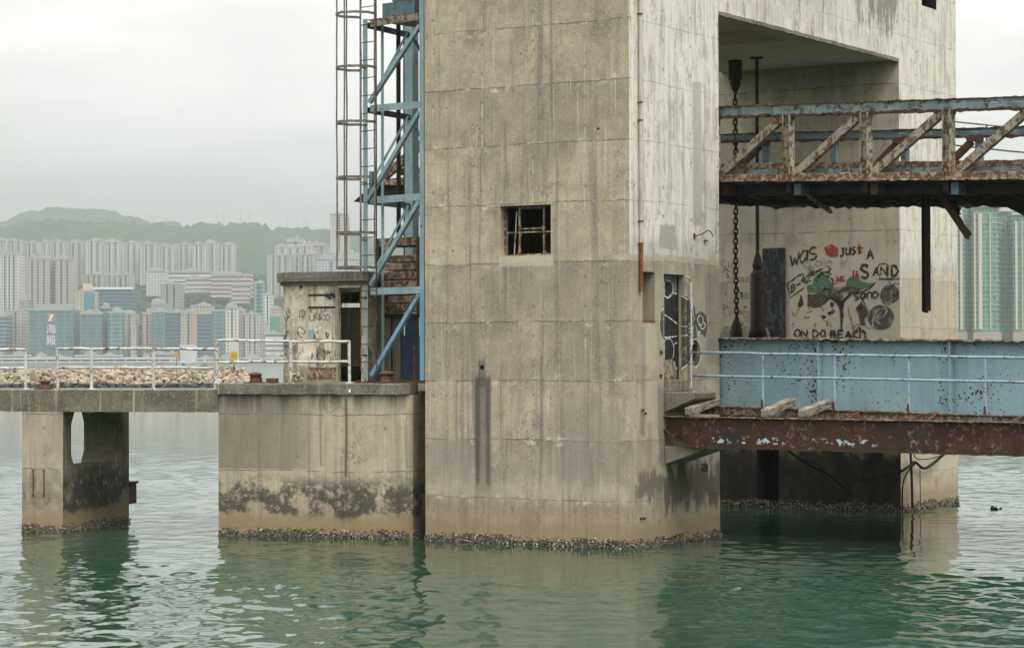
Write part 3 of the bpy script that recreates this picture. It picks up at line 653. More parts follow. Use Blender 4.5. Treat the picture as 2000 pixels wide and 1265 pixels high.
# ---- marks sprayed and written on the walls
LET = {'W': [[(0, 1), (.25, 0), (.5, .7), (.75, 0), (1, 1)]], 'A': [[(0, 0), (.5, 1), (1, 0)], [(.2, .38), (.8, .38)]], 'N': [[(0, 0), (0, 1), (1, 0), (1, 1)]],
       'S': [[(.9, .85), (.6, 1), (.2, .95), (.05, .72), (.35, .52), (.75, .42), (.95, .2), (.6, 0), (.1, .1)]], 'D': [[(0, 0), (0, 1)], [(0, 1), (.6, .92), (1, .5), (.6, .08), (0, 0)]],
       'O': [[(.5, 1), (.12, .8), (0, .45), (.2, .08), (.55, 0), (.92, .25), (1, .6), (.8, .92), (.5, 1)]], 'B': [[(0, 0), (0, 1)], [(0, 1), (.7, .95), (.8, .7), (.1, .53), (.85, .45), (.95, .18), (.5, 0), (0, 0)]],
       'E': [[(.9, 1), (0, 1), (0, 0), (.9, 0)], [(0, .5), (.7, .5)]], 'C': [[(.95, .85), (.5, 1), (.08, .7), (.05, .3), (.4, 0), (.95, .12)]], 'L': [[(0, 1), (0, 0), (.9, 0)]], 'H': [[(0, 0), (0, 1)], [(1, 0), (1, 1)], [(0, .5), (1, .5)]],
       'K': [[(0, 0), (0, 1)], [(.9, 1), (.05, .45), (1, 0)]], 'J': [[(.3, 1), (1, 1)], [(.7, 1), (.7, .2), (.4, 0), (0, .15)]], 'U': [[(0, 1), (.05, .2), (.4, 0), (.9, .2), (1, 1)]], 'T': [[(0, .8), (1, .85)], [(.5, 1), (.5, 0), (.9, .1)]],
       'R': [[(0, 0), (0, 1)], [(0, 1), (.8, .9), (.7, .55), (.05, .5)], [(.3, .5), (1, 0)]], 'I': [[(.5, 0), (.5, 1)]], 'G': [[(.95, .85), (.5, 1), (.08, .7), (.05, .3), (.4, 0), (.95, .1), (.95, .45), (.55, .45)]],
       'a': [[(.9, .9), (.4, 1), (.02, .5), (.3, .02), (.85, .4), (.9, .95), (.95, 0)]], 's': [[(.9, .85), (.5, 1), (.1, .75), (.85, .35), (.5, 0), (.05, .15)]], 'u': [[(0, 1), (.05, .2), (.4, 0), (.9, .3), (.9, 1), (.95, 0)]], 't': [[(0, .7), (1, .75)], [(.45, 1.2), (.45, .1), (.9, 0)]],
       'n': [[(0, 0), (0, 1)], [(0, .75), (.5, 1), (.9, .8), (.95, 0)]], 'c': [[(.9, .85), (.4, 1), (.02, .5), (.4, 0), (.95, .15)]], 'h': [[(0, 1.5), (0, 0)], [(0, .7), (.5, 1), (.9, .7), (.95, 0)]], 'e': [[(.05, .5), (.9, .55), (.6, 1), (.1, .8), (.1, .2), (.5, 0), (.95, .2)]],
       'o': [[(.5, 1), (.05, .6), (.3, 0), (.9, .3), (.85, .85), (.5, 1)]], '-': [[(.1, .5), (.9, .5)]], '9': [[(.9, .7), (.5, 1), (.1, .7), (.5, .45), (.9, .75), (.8, 0)]], '2': [[(.05, .8), (.5, 1), (.9, .75), (.05, 0), (1, .02)]]}
class Wall:
    """draws on a wall: photo pixel -> point just proud of the wall, normal towards the viewer"""
    def __init__(s, fn, nrm, w=.028): s.fn = fn; s.nrm = nrm; s.w = w; s.mb = MB(); s.lift = 0.0
    def stroke(s, pts, w=None):
        P_ = [V(*s.fn(x, y)) + V(*s.nrm) * (s.lift + random.uniform(0, .0015)) for x, y in pts]; s.mb.ribbon(P_, s.nrm, w or s.w)
    def fill(s, pts):
        c = V(*[sum(p[i] for p in pts) / len(pts) for i in (0, 1)]); P_ = [V(*s.fn(x, y)) + V(*s.nrm) * s.lift for x, y in pts]
        s.mb.add(P_, [tuple(range(len(P_)))])
    def text(s, t, x, y, w, h, slope=0, adv=1.25, weight=None):
        for i, ch in enumerate(t):
            for st_ in LET.get(ch, []):
                pts = []
                for a, b in zip(st_[:-1], st_[1:]):
                    for k in range(3): pts.append((a[0] + (b[0] - a[0]) * k / 3, a[1] + (b[1] - a[1]) * k / 3))
                pts.append(st_[-1]); j = random.uniform(-.04, .04)
                s.stroke([(x + (i * adv + p[0] + j) * w, y - (p[1] + j) * h + slope * (i * adv + p[0]) * w) for p in pts], weight)
        return s
    def build(s, mat, parent, name='graffiti'):
        mb = s.mb; s.mb = MB(); vv = np.array(mb.v); par = list(range(len(mb.v)))
        def find(i):
            while par[i] != i: par[i] = par[par[i]]; i = par[i]
            return i
        for f in mb.f:
            for q in f[1:]: par[find(f[0])] = find(q)
        isl = {}
        for i in range(len(vv)): isl.setdefault(find(i), []).append(i)
        bx = [(vv[i].min(0) - .13, vv[i].max(0) + .13, i) for i in isl.values()]; grp = list(range(len(bx)))
        def fg(i):
            while grp[i] != i: grp[i] = grp[grp[i]]; i = grp[i]
            return i
        for i in range(len(bx)):
            for j in range(i):
                if (bx[i][0] < bx[j][1]).all() and (bx[j][0] < bx[i][1]).all(): grp[fg(i)] = fg(j)
        which = {}
        for i, b in enumerate(bx):
            for q in b[2]: which[q] = fg(i)
        outs = {}
        for f in mb.f:
            m2, mp = outs.setdefault(which[f[0]], (MB(), {}))
            ids = []
            for q in f:
                if q not in mp: mp[q] = len(m2.v); m2.v.append(mb.v[q])
                ids.append(mp[q])
            m2.f.append(tuple(ids)); m2.mi.append(0)
        for m2, _ in outs.values(): o = m2.build(name, M[mat], parent)
        return o
def smooth(pts, n=5, closed=False):
    """Catmull-Rom through the points"""
    P_ = [V(*p) for p in pts]; m_ = len(P_); o = []
    for i in range(m_ if closed else m_ - 1):
        p0, p1, p2, p3 = (P_[(i - 1) % m_] if closed or i else P_[0]), P_[i], P_[(i + 1) % m_], (P_[(i + 2) % m_] if closed or i + 2 < m_ else P_[-1])
        for k in range(n):
            t = k / n; o.append(.5 * ((2 * p1) + (-p0 + p2) * t + (2 * p0 - 5 * p1 + 4 * p2 - p3) * t * t + (-p0 + 3 * p1 - 3 * p2 + p3) * t ** 3))
    if not closed: o.append(P_[-1])
    return [tuple(p) for p in o]
def ell(cx, cy, rx, ry, n=22, a0=0, a1=360, rot=0):
    o = []
    for i in range(n + 1):
        t = rad(a0 + (a1 - a0) * i / n); x, y = rx * math.cos(t), ry * math.sin(t); c, s_ = math.cos(rad(rot)), math.sin(rad(rot)); o.append((cx + x * c - y * s_, cy + x * s_ + y * c))
    return o
Z7 = lambda pts: [(1390 + x / 5.263, 440 + y / 5.263) for x, y in pts]
gw = Wall(lambda x, y: onY(x, y, YF0 - .006), (0, -1, 0), .062)
gw.lift = 0
gw.fill(Z7([(985, 690), (975, 620), (1040, 600), (1050, 540), (1110, 500), (1180, 500), (1210, 560), (1240, 600), (1250, 650), (1320, 660), (1380, 620), (1390, 560), (1450, 510), (1500, 520), (1530, 570), (1600, 590), (1690, 590), (1640, 640), (1560, 650), (1480, 660), (1420, 640), (1330, 680), (1240, 720), (1110, 700)])); gw.build('green', portal)
gw.lift = .002
gw.fill(Z7([(985, 700), (1040, 710), (1110, 690), (1190, 720), (1240, 700), (1290, 690), (1350, 640), (1430, 630), (1490, 650), (1560, 640), (1500, 690), (1430, 710), (1370, 770), (1350, 850), (1335, 920), (1320, 850), (1270, 790), (1215, 750), (1150, 800), (1060, 830), (985, 820)])); gw.fill(Z7([(1480, 850), (1560, 760), (1630, 900), (1570, 960), (1590, 1030), (1530, 1030), (1510, 920)])); gw.build('purple', portal)
gw.fill(Z7([(1270, 740), (1340, 720), (1350, 800), (1330, 830)])); gw.fill(Z7([(1500, 850), (1545, 820), (1585, 860), (1520, 870)])); gw.build('orange', portal)
gw.fill(Z7(ell(1740, 945, 135, 130)[:-1])); gw.build('greyspray', portal)
gw.fill(Z7(ell(1835, 700, 95, 95)[:-1])); gw.build('faint', portal).location = (0, 0, 0)
gw.lift = .003
gw.stroke(Z7(smooth([(1430, 720), (1340, 800), (1350, 900), (1330, 1060)])), .06); gw.stroke(Z7(smooth([(985, 825), (1060, 835), (1150, 805), (1215, 745), (1280, 780), (1325, 880), (1335, 1080)])), .06)
gw.stroke(Z7(smooth([(1680, 590), (1620, 650), (1520, 690), (1420, 710), (1365, 780), (1345, 860)])), .05); gw.stroke(Z7(smooth([(1250, 560), (1235, 650), (1200, 720)])), .04)
gw.text('WaS', *Z7([(810, 430)])[0], 17, 24, -.33, 1.05); gw.text('Just', *Z7([(1320, 320)])[0], 9, 15, -.16, 1.25); gw.text('A', *Z7([(1600, 345)])[0], 12, 19)
gw.text('S', *Z7([(1530, 540)])[0], 17, 26, 0, 1.2, .085); gw.text('A', *Z7([(1660, 520)])[0], 11, 16); gw.text('N', *Z7([(1740, 510)])[0], 12, 17); gw.text('D', *Z7([(1850, 525)])[0], 13, 22, 0, 1.2, .085)
gw.stroke(Z7([(1720, 540), (1740, 550), (1930, 550)]), .06); gw.stroke(Z7([(1700, 460), (1720, 400), (1790, 390), (1815, 420), (1810, 530)]), .05)
gw.text('SanD', *Z7([(1460, 770)])[0], 10, 12, -.12, 1.3); gw.text('ON', *Z7([(850, 1150)])[0], 11, 15, 0, 1.3); gw.text('Da', *Z7([(1040, 1150)])[0], 11, 14, 0, 1.25); gw.text('BEACh', *Z7([(1225, 1160)])[0], 11, 15, 0, 1.3, .075)
gw.stroke(Z7([(780, 600), (900, 510), (940, 500), (950, 520)]), .05); gw.stroke(Z7([(780, 600), (805, 745), (950, 640)]), .05); gw.text('B-92', *Z7([(815, 690)])[0], 9, 14, -.62, 1.1, .05)
gw.stroke(Z7(smooth([(1930, 600), (1880, 600), (1830, 650), (1760, 660), (1740, 730), (1780, 800), (1850, 800), (1930, 740)])), .035); gw.stroke(Z7([(1860, 720), (1920, 720)]), .035); gw.stroke(Z7([(1870, 690), (1870, 740)]), .03); gw.stroke(Z7([(1905, 680), (1905, 730)]), .03)
for k in range(26):
    x = random.uniform(1030, 1240); y = random.uniform(440, 560); gw.stroke(Z7(smooth([(x, y), (x + random.uniform(-25, 25), y + random.uniform(-20, 25)), (x + random.uniform(-45, 45), y + random.uniform(-25, 30))], 3)), .04)
for (x, y) in ((1150, 940), (1215, 900), (1245, 880), (1235, 810)): gw.fill(Z7([(x + random.uniform(14, 34) * math.cos(t), y + random.uniform(14, 34) * math.sin(t)) for t in np.arange(0, 6.2, .8)]))
gw.fill(Z7([(880, 800), (905, 770), (915, 710), (930, 720), (932, 760), (945, 780), (940, 820), (895, 850)]))
for k in range(5): gw.stroke(Z7(smooth([(1130 + 18 * k, 690 - 12 * k), (1160 + 12 * k, 640 + 6 * k), (1190, 660)], 4)), .035)
gw.build('ink', portal)
gw.fill(Z7([(1155, 230), (1235, 190), (1300, 235), (1300, 320), (1230, 325), (1180, 300)])); gw.text('LHK', *Z7([(1245, 600)])[0], 7, 11, -.25, 1.15); gw.stroke(Z7([(1240, 640), (1340, 640), (1360, 625)]), .035); gw.text('IA', *Z7([(1440, 545)])[0], 7, 16, .05, 1.0); gw.stroke(Z7([(1520, 190), (1530, 280), (1560, 270)]), .05); gw.stroke(Z7([(1500, 230), (1560, 235)]), .05); gw.stroke(Z7([(885, 870), (900, 860)]), .05); gw.build('inkred', portal)
gw.lift = .004
for (x, y, w) in ((960, 400, 70), (1000, 450, 60), (1080, 390, 60), (1190, 390, 60), (1330, 400, 40)):
    gw.stroke(Z7(ell(x + 20, y, w * .5, 26, 14, rot=-20)), .05)
gw.stroke(Z7([(1150, 340), (1180, 420)]), .04); gw.stroke(Z7([(1330, 340), (1360, 400), (1400, 340)]), .04); gw.stroke(Z7([(1360, 400), (1350, 440)]), .04)
gw.stroke(Z7(smooth([(1550, 790), (1620, 900), (1580, 980), (1600, 1050), (1650, 1040), (1660, 960), (1690, 890), (1730, 850)])), .045); gw.stroke(Z7(smooth([(1770, 840), (1800, 870), (1780, 920), (1720, 960), (1710, 1000), (1740, 1010)])), .045); gw.build('palegrey', portal)
gw.lift = .003; gw.w = .024
gw.text('FUTS', *Z7([(1380, 800)])[0], 6, 9, 3.6, .75); gw.text('db', *Z7([(960, 1020)])[0], 12, 20, 0, 1.2)
for (x, y) in ((980, 960), (1060, 1010), (1010, 880), (1130, 850), (850, 900), (1490, 1050), (1820, 600), (840, 1030), (1180, 1000), (1230, 1020)): gw.stroke(Z7(smooth([(x + random.uniform(-30, 30), y + random.uniform(-40, 40)) for _ in range(5)], 4)))
gw.text('CIC', *Z7([(100, 430)])[0], 9, 14, .1, 1.1); gw.text('cea', *Z7([(270, 570)])[0], 6, 7, 0, 1.2); gw.text('RUSS', *Z7([(290, 760)])[0], 6, 12, -.1, .8); gw.text('SO', *Z7([(120, 530)])[0], 12, 16, .3, .6); gw.text('G', *Z7([(120, 930)])[0], 14, 18); gw.text('aos', *Z7([(265, 920)])[0], 7, 9)
for (x, y) in ((150, 440), (260, 400), (140, 700), (270, 660), (300, 700), (340, 820), (140, 860), (360, 960), (310, 1000)): gw.stroke(Z7(smooth([(x + random.uniform(-25, 25), y + random.uniform(-40, 40)) for _ in range(5)], 4)))
gw.build('faint', portal)
# the black and white throw-up across the side door
Z8 = lambda pts: [(1220 + x / 3.955, 440 + y / 3.955) for x, y in pts]
LX = -.163
def clipx(pts, lo, hi): return [(min(max(x, lo), hi), y) for x, y in pts]
dw = Wall(lambda x, y: onX(x, y, LX), (1, 0, 0), .032)             # on the leaf
dw.lift = 0
dw.fill(Z8([(308, 560), (340, 540), (395, 535), (432, 560), (432, 1090), (400, 1110), (360, 1040), (330, 1062), (308, 1050)])); dw.fill(Z8(clipx(ell(335, 490, 36, 62)[:-1], 308, 400))); dw.build('blackspray', portal)
dw.lift = .0025
dw.stroke(Z8(clipx(ell(333, 492, 40, 66), 307, 400))); dw.stroke(Z8(smooth([(308, 545), (335, 560), (370, 520), (432, 545)]))); dw.stroke(Z8(smooth([(308, 690), (360, 725), (420, 772), (436, 778)]))); dw.stroke(Z8(smooth([(404, 645), (410, 700), (432, 760)])))
dw.stroke(Z8([(308, 865), (360, 862), (434, 852)])); dw.stroke(Z8(clipx(ell(336, 965, 44, 92), 307, 400))); dw.stroke(Z8([(385, 915), (425, 893)])); dw.stroke(Z8(smooth([(380, 1050), (395, 1100), (434, 1115)])), .05); dw.stroke(Z8([(312, 1065), (345, 1080), (370, 1068)]), .06); dw.build('whitespray', portal)
jw = Wall(lambda x, y: onY(x, y, DY1 - .004), (0, -1, 0), .03)
jw.fill(Z8([(437, 550), (470, 545), (489, 560), (489, 1075), (440, 1092)])); jw.build('greyspray', portal); jw.lift = .002; jw.stroke(Z8([(438, 778), (465, 782), (488, 778)])); jw.stroke(Z8([(438, 852), (488, 848)])); jw.stroke(Z8([(438, 545), (488, 572)])); jw.stroke(Z8([(437, 1113), (488, 1075)])); jw.build('whitespray', portal)
fw_ = Wall(lambda x, y: onX(x, y, .004), (1, 0, 0), .03)
fw_.fill(Z8([(480, 545), (515, 570), (545, 650), (552, 760), (560, 860), (560, 980), (520, 1080), (480, 1070)])); fw_.fill(Z8([(300, 640), (300, 900), (282, 850), (268, 760), (278, 670)])); fw_.fill(Z8(ell(545, 985, 40, 105)[:-1])); fw_.fill(Z8([(545, 690), (590, 660), (632, 700), (640, 790), (625, 865), (590, 850), (555, 800)])); fw_.build('greyspray', portal)
fw_.lift = .0025
fw_.stroke(Z8(smooth([(490, 560), (520, 600), (530, 705)])), .05); fw_.stroke(Z8(ell(545, 985, 42, 108))); fw_.stroke(Z8(smooth([(580, 690), (560, 730), (590, 770), (605, 720), (580, 690)]))); fw_.stroke(Z8(smooth([(570, 760), (600, 800), (625, 770), (600, 740)]))); fw_.stroke(Z8(smooth([(550, 770), (560, 830), (580, 850), (575, 815), (610, 865)])))
for k in range(5): fw_.stroke(Z8(smooth([(492, 770 + 30 * k), (510, 755 + 32 * k), (530, 790 + 30 * k), (515, 800 + 30 * k)])), .025)
fw_.stroke(Z8(smooth([(302, 640), (280, 680), (268, 770), (285, 860), (302, 905)]))); fw_.stroke(Z8([(440, 1110), (480, 1080), (515, 1030), (525, 1090)])); fw_.build('whitespray', portal)
fw_.lift = .001
for (cx, cy) in ((283, 980), (280, 1165)):
    for k in range(5): fw_.stroke(Z8(smooth([(cx + random.uniform(-13, 13), cy + random.uniform(-24, 24)) for _ in range(4)], 3)), .02)
for k in range(12): fw_.stroke([(1376 + random.uniform(-9, 9), 912 + random.uniform(-9, 9)), (1376 + random.uniform(-9, 9), 912 + random.uniform(-9, 9)), (1376 + random.uniform(-9, 9), 912 + random.uniform(-9, 9))], .02)
fw_.build('ink', portal)

# ------------------------------------------------------------------ the approach pier, turned 16 degrees to the portal
A = Fr(onZ(805, 1052, 0), 16); AL = (A.o[0], A.o[1], 0)
aL = A.onb(427, 1045)[0]; aP0 = A.onb(43, 1038)[0]; aP1 = A.onb(123, 1040)[0]
ZC0, ZC1 = 3.035, 3.265; ZD0, ZD1 = 2.645, 3.13
cais = thing('concrete_platform', 'stained concrete pier block with a dark coping, carrying the hut beside the portal', 'pier block', AL, 16)
mb = MB(); mb.foot([(aL, 0), (-.06, 0), (0, .06), (0, 7), (aL, 7)], -1.5, ZC0 - .005, 1); mb.build('block', M['caisson'], cais)
cp = MB(); L_ = 90
def worn_slab(mb, a0, a1, b0, b1, z0, z1, seg=.12, j=.006):
    n_ = max(1, int((a1 - a0) / seg))
    vs = []; prof = [(b0, z0), (b1, z0), (b1, z1), (b0 + .02, z1), (b0, z1 - .02)]; k = 5
    for i in range(n_ + 1):
        for q, (b, z) in enumerate(prof):
            jj = random.gauss(0, j) if q in (0, 3, 4) else 0; vs.append((a0 + (a1 - a0) * i / n_, b + jj, z + (random.gauss(0, j) if q in (0, 4) else 0)))
    fs = [(i * k + q, (i + 1) * k + q, (i + 1) * k + (q + 1) % k, i * k + (q + 1) % k) for i in range(n_) for q in range(k)]
    fs += [tuple(range(k))[::-1], tuple(n_ * k + q for q in range(k))]
    return mb.add(vs, [f[::-1] for f in fs])
worn_slab(cp, aL - .01, -.03, -.07, .55, ZC0, ZC1); cpo = cp.build('coping', M['coping'], cais)
mb = MB().box(aL, .02, .551, 7, ZC0, ZC1 - .004).box(.021, .55, .35, 7, ZC1 - .16, ZC1 - .006); mb.build('deck_slab', M['decktop'], cais)
cr_ = MB()
for px in (683, 690): q = A.onb(px, 763, -.085); cr_.box(q[0] - .02, q[0] + .02, -.1, -.07, q[2] - .035, q[2] + .035); break
cr_.build('white_peg', M['whitep'], cpo)
barnacles([(aL, 0, -.06, 0), (0, .06, 0, 1.2)], cais, None)

walk = thing('concrete_walkway', 'low concrete walkway slab resting on a single pierced concrete bent at the far left', 'walkway', AL, 16)
mb = MB(); worn_slab(mb, -16, aL - .012, 0, .5, ZD0, ZD1, .15, .005); mb.box(-16, aL - .012, .501, 3.1, ZD0 + .002, ZD1 - .006); mb.build('deck_slab', M['deck'], walk)
bE = A.ona(252, 1033, aP1)[1]; h0 = A.ona(139, 850, aP1)[1]; h1 = A.ona(240, 850, aP1)[1]; zb = A.ona(150, 912, aP1)[2]
sb = MB().box(aP0, aP1, .0, bE, -1.5, ZD0 - .004)
oc = [(h0, zb + .28), (h0 + .16, zb), (h1 - .16, zb), (h1, zb + .28), (h1, ZD0 - .30), (h1 - .16, ZD0 - .02), (h0 + .16, ZD0 - .02), (h0, ZD0 - .30)]
hb = MB(); k = 8
hb.add([(aP0 - .3, y, z) for y, z in oc] + [(aP1 + .3, y, z) for y, z in oc], [tuple(range(k))[::-1], tuple(range(k, 2 * k))] + [(i, (i + 1) % k, k + (i + 1) % k, k + i) for i in range(k)])
bent = cut(sb, hb, 'bent', [], walk)
MB().box(aP0 + .22, aP1 - .16, h1 - .03, h1 + .01, zb + .42, ZD0 - .36).build('recess_panel', M['pier'], bent, bevel=.012)
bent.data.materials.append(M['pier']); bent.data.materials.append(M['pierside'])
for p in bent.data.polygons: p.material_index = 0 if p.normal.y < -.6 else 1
q0 = A.ona(253, 942, aP1); q1 = A.ona(273, 981, aP1)
mb = MB().box(aP1 - .5, aP1 + .0, bE + .005, bE + .42, q1[2], q0[2] - .03); mb.box(aP1 - .55, aP1 + .04, bE + .005, bE + .46, q0[2] - .029, q0[2] + .02)
mb.build('fender_bracket', M['rust'], bent)
sc_ = MB()
for px in (65, 86):
    for y in (918, 967): q = A.onb(px, y); sc_.tube([(q[0], -.03, q[2]), (q[0], .02, q[2])], .02, 8)
    q = A.onb(px, 918); q2 = A.onb(px, 966); sc_.tube([(q[0], -.012, q[2]), (q[0] + .01, -.018, (q[2] + q2[2]) / 2), (q2[0], -.012, q2[2])], .011)
sc_.build('rusted_bars', M['rust'], bent)
barnacles([(aP0, 0, aP1, 0), (aP1, 0, aP1, bE)], walk, None)

# ---- railings on the pier
def rail_thing(px_posts, ytop, ymid, base, b, label, x_from=None, x_to=None, zb_=ZD1, cut_end=True):
    base_a = A.onb(px_posts[0], base, b)[0]
    t = thing('guard_railing', label, 'railing', tuple(A.w(base_a, b, zb_)), 16, 'white guard railings along the pier edge')
    def pt(px, y): q = A.onb(px, y, b); return V(q[0] - base_a, 0, q[2] - zb_)
    xs = [x_from or px_posts[0]] + px_posts[1:-1] + [x_to or px_posts[-1]]
    for y in (ytop, ymid):
        p, q = pt(xs[0], y[0]), pt(xs[-1], y[1]); n_ = 14
        pts = [p + (q - p) * i / n_ + V(0, 0, random.gauss(0, .006)) for i in range(n_ + 1)]
        MB().tube(pts, .028, 8).build('rail', M['white_rail'], t, smooth=True)
    for px in px_posts:
        yt = ytop[0] + (ytop[1] - ytop[0]) * (px - xs[0]) / max(1, xs[-1] - xs[0]); p = pt(px, yt)
        q = MB().tube([(p[0] + random.gauss(0, .008), 0, -.01), (p[0], 0, p[2] * .6), (p[0], 0, p[2] + .025)], .034, 8); q.lathe([(.085, 0), (.085, .012), (.05, .02)], (p[0], 0, -.001), 10); q.build('post', M['white_rail'], t, smooth=False)
    return t
rail_thing([50], (682, 682), (719, 719), 757, .3, 'short white rusty railing running off the left edge of the photo', x_from=-60, x_to=50)
rail_thing([112, 179, 300, 421], (681, 681), (718, 718), 757, .3, 'long white rusty railing with four posts on the low walkway')
rail_thing([424, 568, 682], (665, 667), (707, 706), 744, .12, 'taller white rusty railing standing in front of the hut', zb_=ZC1)

# ---- bollards and the odd box
def bollard(px, py, label, s=1.0, b=.4, zb_=ZC1):
    q = A.onb(px, py, b); t = thing('mooring_bollard', label, 'bollard', tuple(A.w(q[0], b, zb_)), 16, 'rusty mooring bollards on the pier')
    MB().foot([(-.24 * s, -.2 * s), (.24 * s, -.2 * s), (.24 * s, .2 * s), (-.24 * s, .2 * s)], 0, .022).build('base_plate', M['rust'], t, bevel=.004)
    MB().lathe([(.165 * s, .022), (.135 * s, .05), (.125 * s, .10), (.13 * s, .19 * s)], (0, 0, 0)).build('drum', M['bollard'], t, smooth=True)
    MB().lathe([(.12 * s, .188 * s), (.178 * s, .20 * s), (.182 * s, .222 * s), (.14 * s, .255 * s), (.05 * s, .278 * s)], (0, 0, 0)).build('cap', M['bollard'], t, smooth=True)
bollard(88, 757, 'dark rusty bollard between the two low white railings', .80, .32, ZD1)
bollard(498, 744, 'rusty bollard behind the tall white railing left of the hut', .86, .75)
bollard(755, 742, 'mushroom capped bollard in front of the blue lattice frame', .95, .5)
q = A.onb(532, 744, .95); t = thing('rusty_box', 'small rusty steel box at the foot of the hut wall', 'box', tuple(A.w(q[0], .95, ZC1)), 16)
MB().box(-.11, .11, -.1, .1, 0, .105).build('body', M['bollard'], t, bevel=.006); MB().box(-.13, .13, -.12, .12, -.001, .008).build('base_plate', M['rust'], t); MB().tube([(0, -.11, .055), (0, -.095, .055)], .02, 8).build('bolt', M['rust'], t)

# ---- the hut
HB = 1.35
def hx(px): return A.onb(px, 640, HB)[0]
def hz(py): return A.onb(640, py, HB)[2]
hut_o = hx(568); hut = thing('pier_hut', 'small derelict concrete hut with peeling walls, flat roof slab and an open doorway', 'hut', tuple(A.w(hut_o, HB, ZC1)), 16)
def ha(px): return hx(px) - hut_o
def hh(py): return hz(py) - ZC1
RW = ha(714); ZR = hh(556)
solid = MB().foot([(0, 0), (RW, 0), (RW, 2.6), (-.34, 2.6), (-.34, .42)], 0, ZR)
hol = MB().box(.2, RW - .18, .16, 2.42, .0 + .002, ZR - .14); h2_ = MB().box(ha(661), ha(704) + .02, -.2, .3, .03, hh(562)); h2_.box(A.onb(664, 596, HB + 2.45)[0] - hut_o, A.onb(705, 596, HB + 2.45)[0] - hut_o, 2.3, 2.8, A.onb(700, 600, HB + 2.45)[2] - ZC1, A.onb(700, 592, HB + 2.45)[2] - ZC1); hol.add(h2_.v, h2_.f)
hw = cut(solid, hol, 'wall', [M['hut']], hut)
roof = MB().foot([(-.10, -.12), (RW + .1, -.12), (RW + .1, 2.72), (-.46, 2.72), (-.46, .36)], ZR + .075, hh(531), 3, .004); roof.foot([(-.04, -.05), (RW + .04, -.05), (RW + .04, 2.65), (-.40, 2.65), (-.40, .40)], ZR + .001, ZR + .074); roof.build('roof', M['hutroof'], hut)
dj = MB().box(ha(660) - .05, ha(660), -.018, .14, .02, hh(562) + .01); dj.build('door_jamb', M['decktop'], hut)
ins = MB().box(A.onb(666, 650, HB + 1.2)[0] - hut_o, A.onb(702, 650, HB + 1.2)[0] - hut_o, 1.2, 1.23, .35, A.onb(700, 604, HB + 1.2)[2] - ZC1); ins.build('hanging_sheet', M['oldwall'], hut)
lb = MB().box(A.onb(688, 575, HB + 2.38)[0] - hut_o, A.onb(700, 575, HB + 2.38)[0] - hut_o, 2.36, 2.41, A.onb(690, 588, HB + 2.38)[2] - ZC1, A.onb(690, 567, HB + 2.38)[2] - ZC1); lb.build('switch_box', M['dark'], hut)
pn = MB().box(ha(603), ha(655), -.014, -.001, hh(717), hh(566)).build('bricked_window', M['hut'], hut)
MB().box(ha(603), ha(655), -.020, -.0145, hh(578), hh(574)).box(ha(603), ha(655), -.020, -.0145, hh(602), hh(598)).build('slot_shade', M['dark'], pn)  # dark strips on the panel, coloured as the shade inside slots
MB().box(ha(602), ha(657), -.03, -.001, hh(738), hh(717.5)).build('rusted_panel', M['rustpale'], hut)
q = MB(); cxx = ha(588.5); czz = hh(560); q.tube([(cxx, -.05, czz), (cxx, .02, czz)], .032, 12); q.build('pipe_end', M['dark'], hut)
q = MB().box(ha(603), ha(612), -.024, -.0145, hh(665), hh(643)); q.build('meter_box', M['lattice'], hut)
q = MB()
for (x, y) in ((640, 577), (648, 575), (645, 581), (652, 578)): q.blob((ha(x), -.03, hh(y)), .035, 1, .5)
q.build('rag', M['dark'], hut)
Z9 = lambda pts: [(530 + x / 4.865, 500 + y / 4.865) for x, y in pts]
hwf = Wall(lambda x, y: (ha(x), -.0155, hh(y)), (0, -1, 0), .022)
hwf2 = Wall(lambda x, y: (ha(x), -.003, hh(y)), (0, -1, 0), .022)
hwf.text('UNKO', *Z9([(365, 615)])[0], 9, 12, -.02, 1.15); hwf.text('KIO', *Z9([(370, 540)])[0], 8, 8, -.1, 1.3)
for k in range(22): 
    x, y = random.uniform(375, 610), random.uniform(700, 1030); hwf.stroke(Z9(smooth([(x + random.uniform(-20, 20), y + random.uniform(-35, 35)) for _ in range(4)], 3)))
hwf.build('ink', hut)
hwf2.stroke(Z9(smooth([(265, 575), (275, 520), (300, 512), (322, 545), (300, 572), (262, 572)]))); hwf2.stroke(Z9(smooth([(300, 780), (262, 745), (248, 700), (270, 670), (310, 700), (318, 730), (285, 735)]))); hwf2.build('ink', hut)
cf = Wall(lambda x, y: (-.34 * (568 - x) / 23 - .003, .42 * (568 - x) / 23 - .003, hh(y)), (-.78, -.63, 0), .03)
for k in range(16):
    x, y = 557 + random.uniform(-6, 6), random.choice((615, 622, 650, 672, 676, 690)) + random.uniform(-9, 9); cf.stroke(smooth([(x + random.uniform(-6, 6), y + random.uniform(-10, 10)) for _ in range(4)], 3))
cf.build('bluespray', hut)
pp = MB(); q = hwf2
for k in range(14): pp.blob((ha(581 + random.uniform(-10, 10)), -.0, hh(736 + random.uniform(-7, 7))), random.uniform(.02, .045), 1, .4, (1, 1, .4))
pp.build('bare_plaster', M['pipe'], hut)
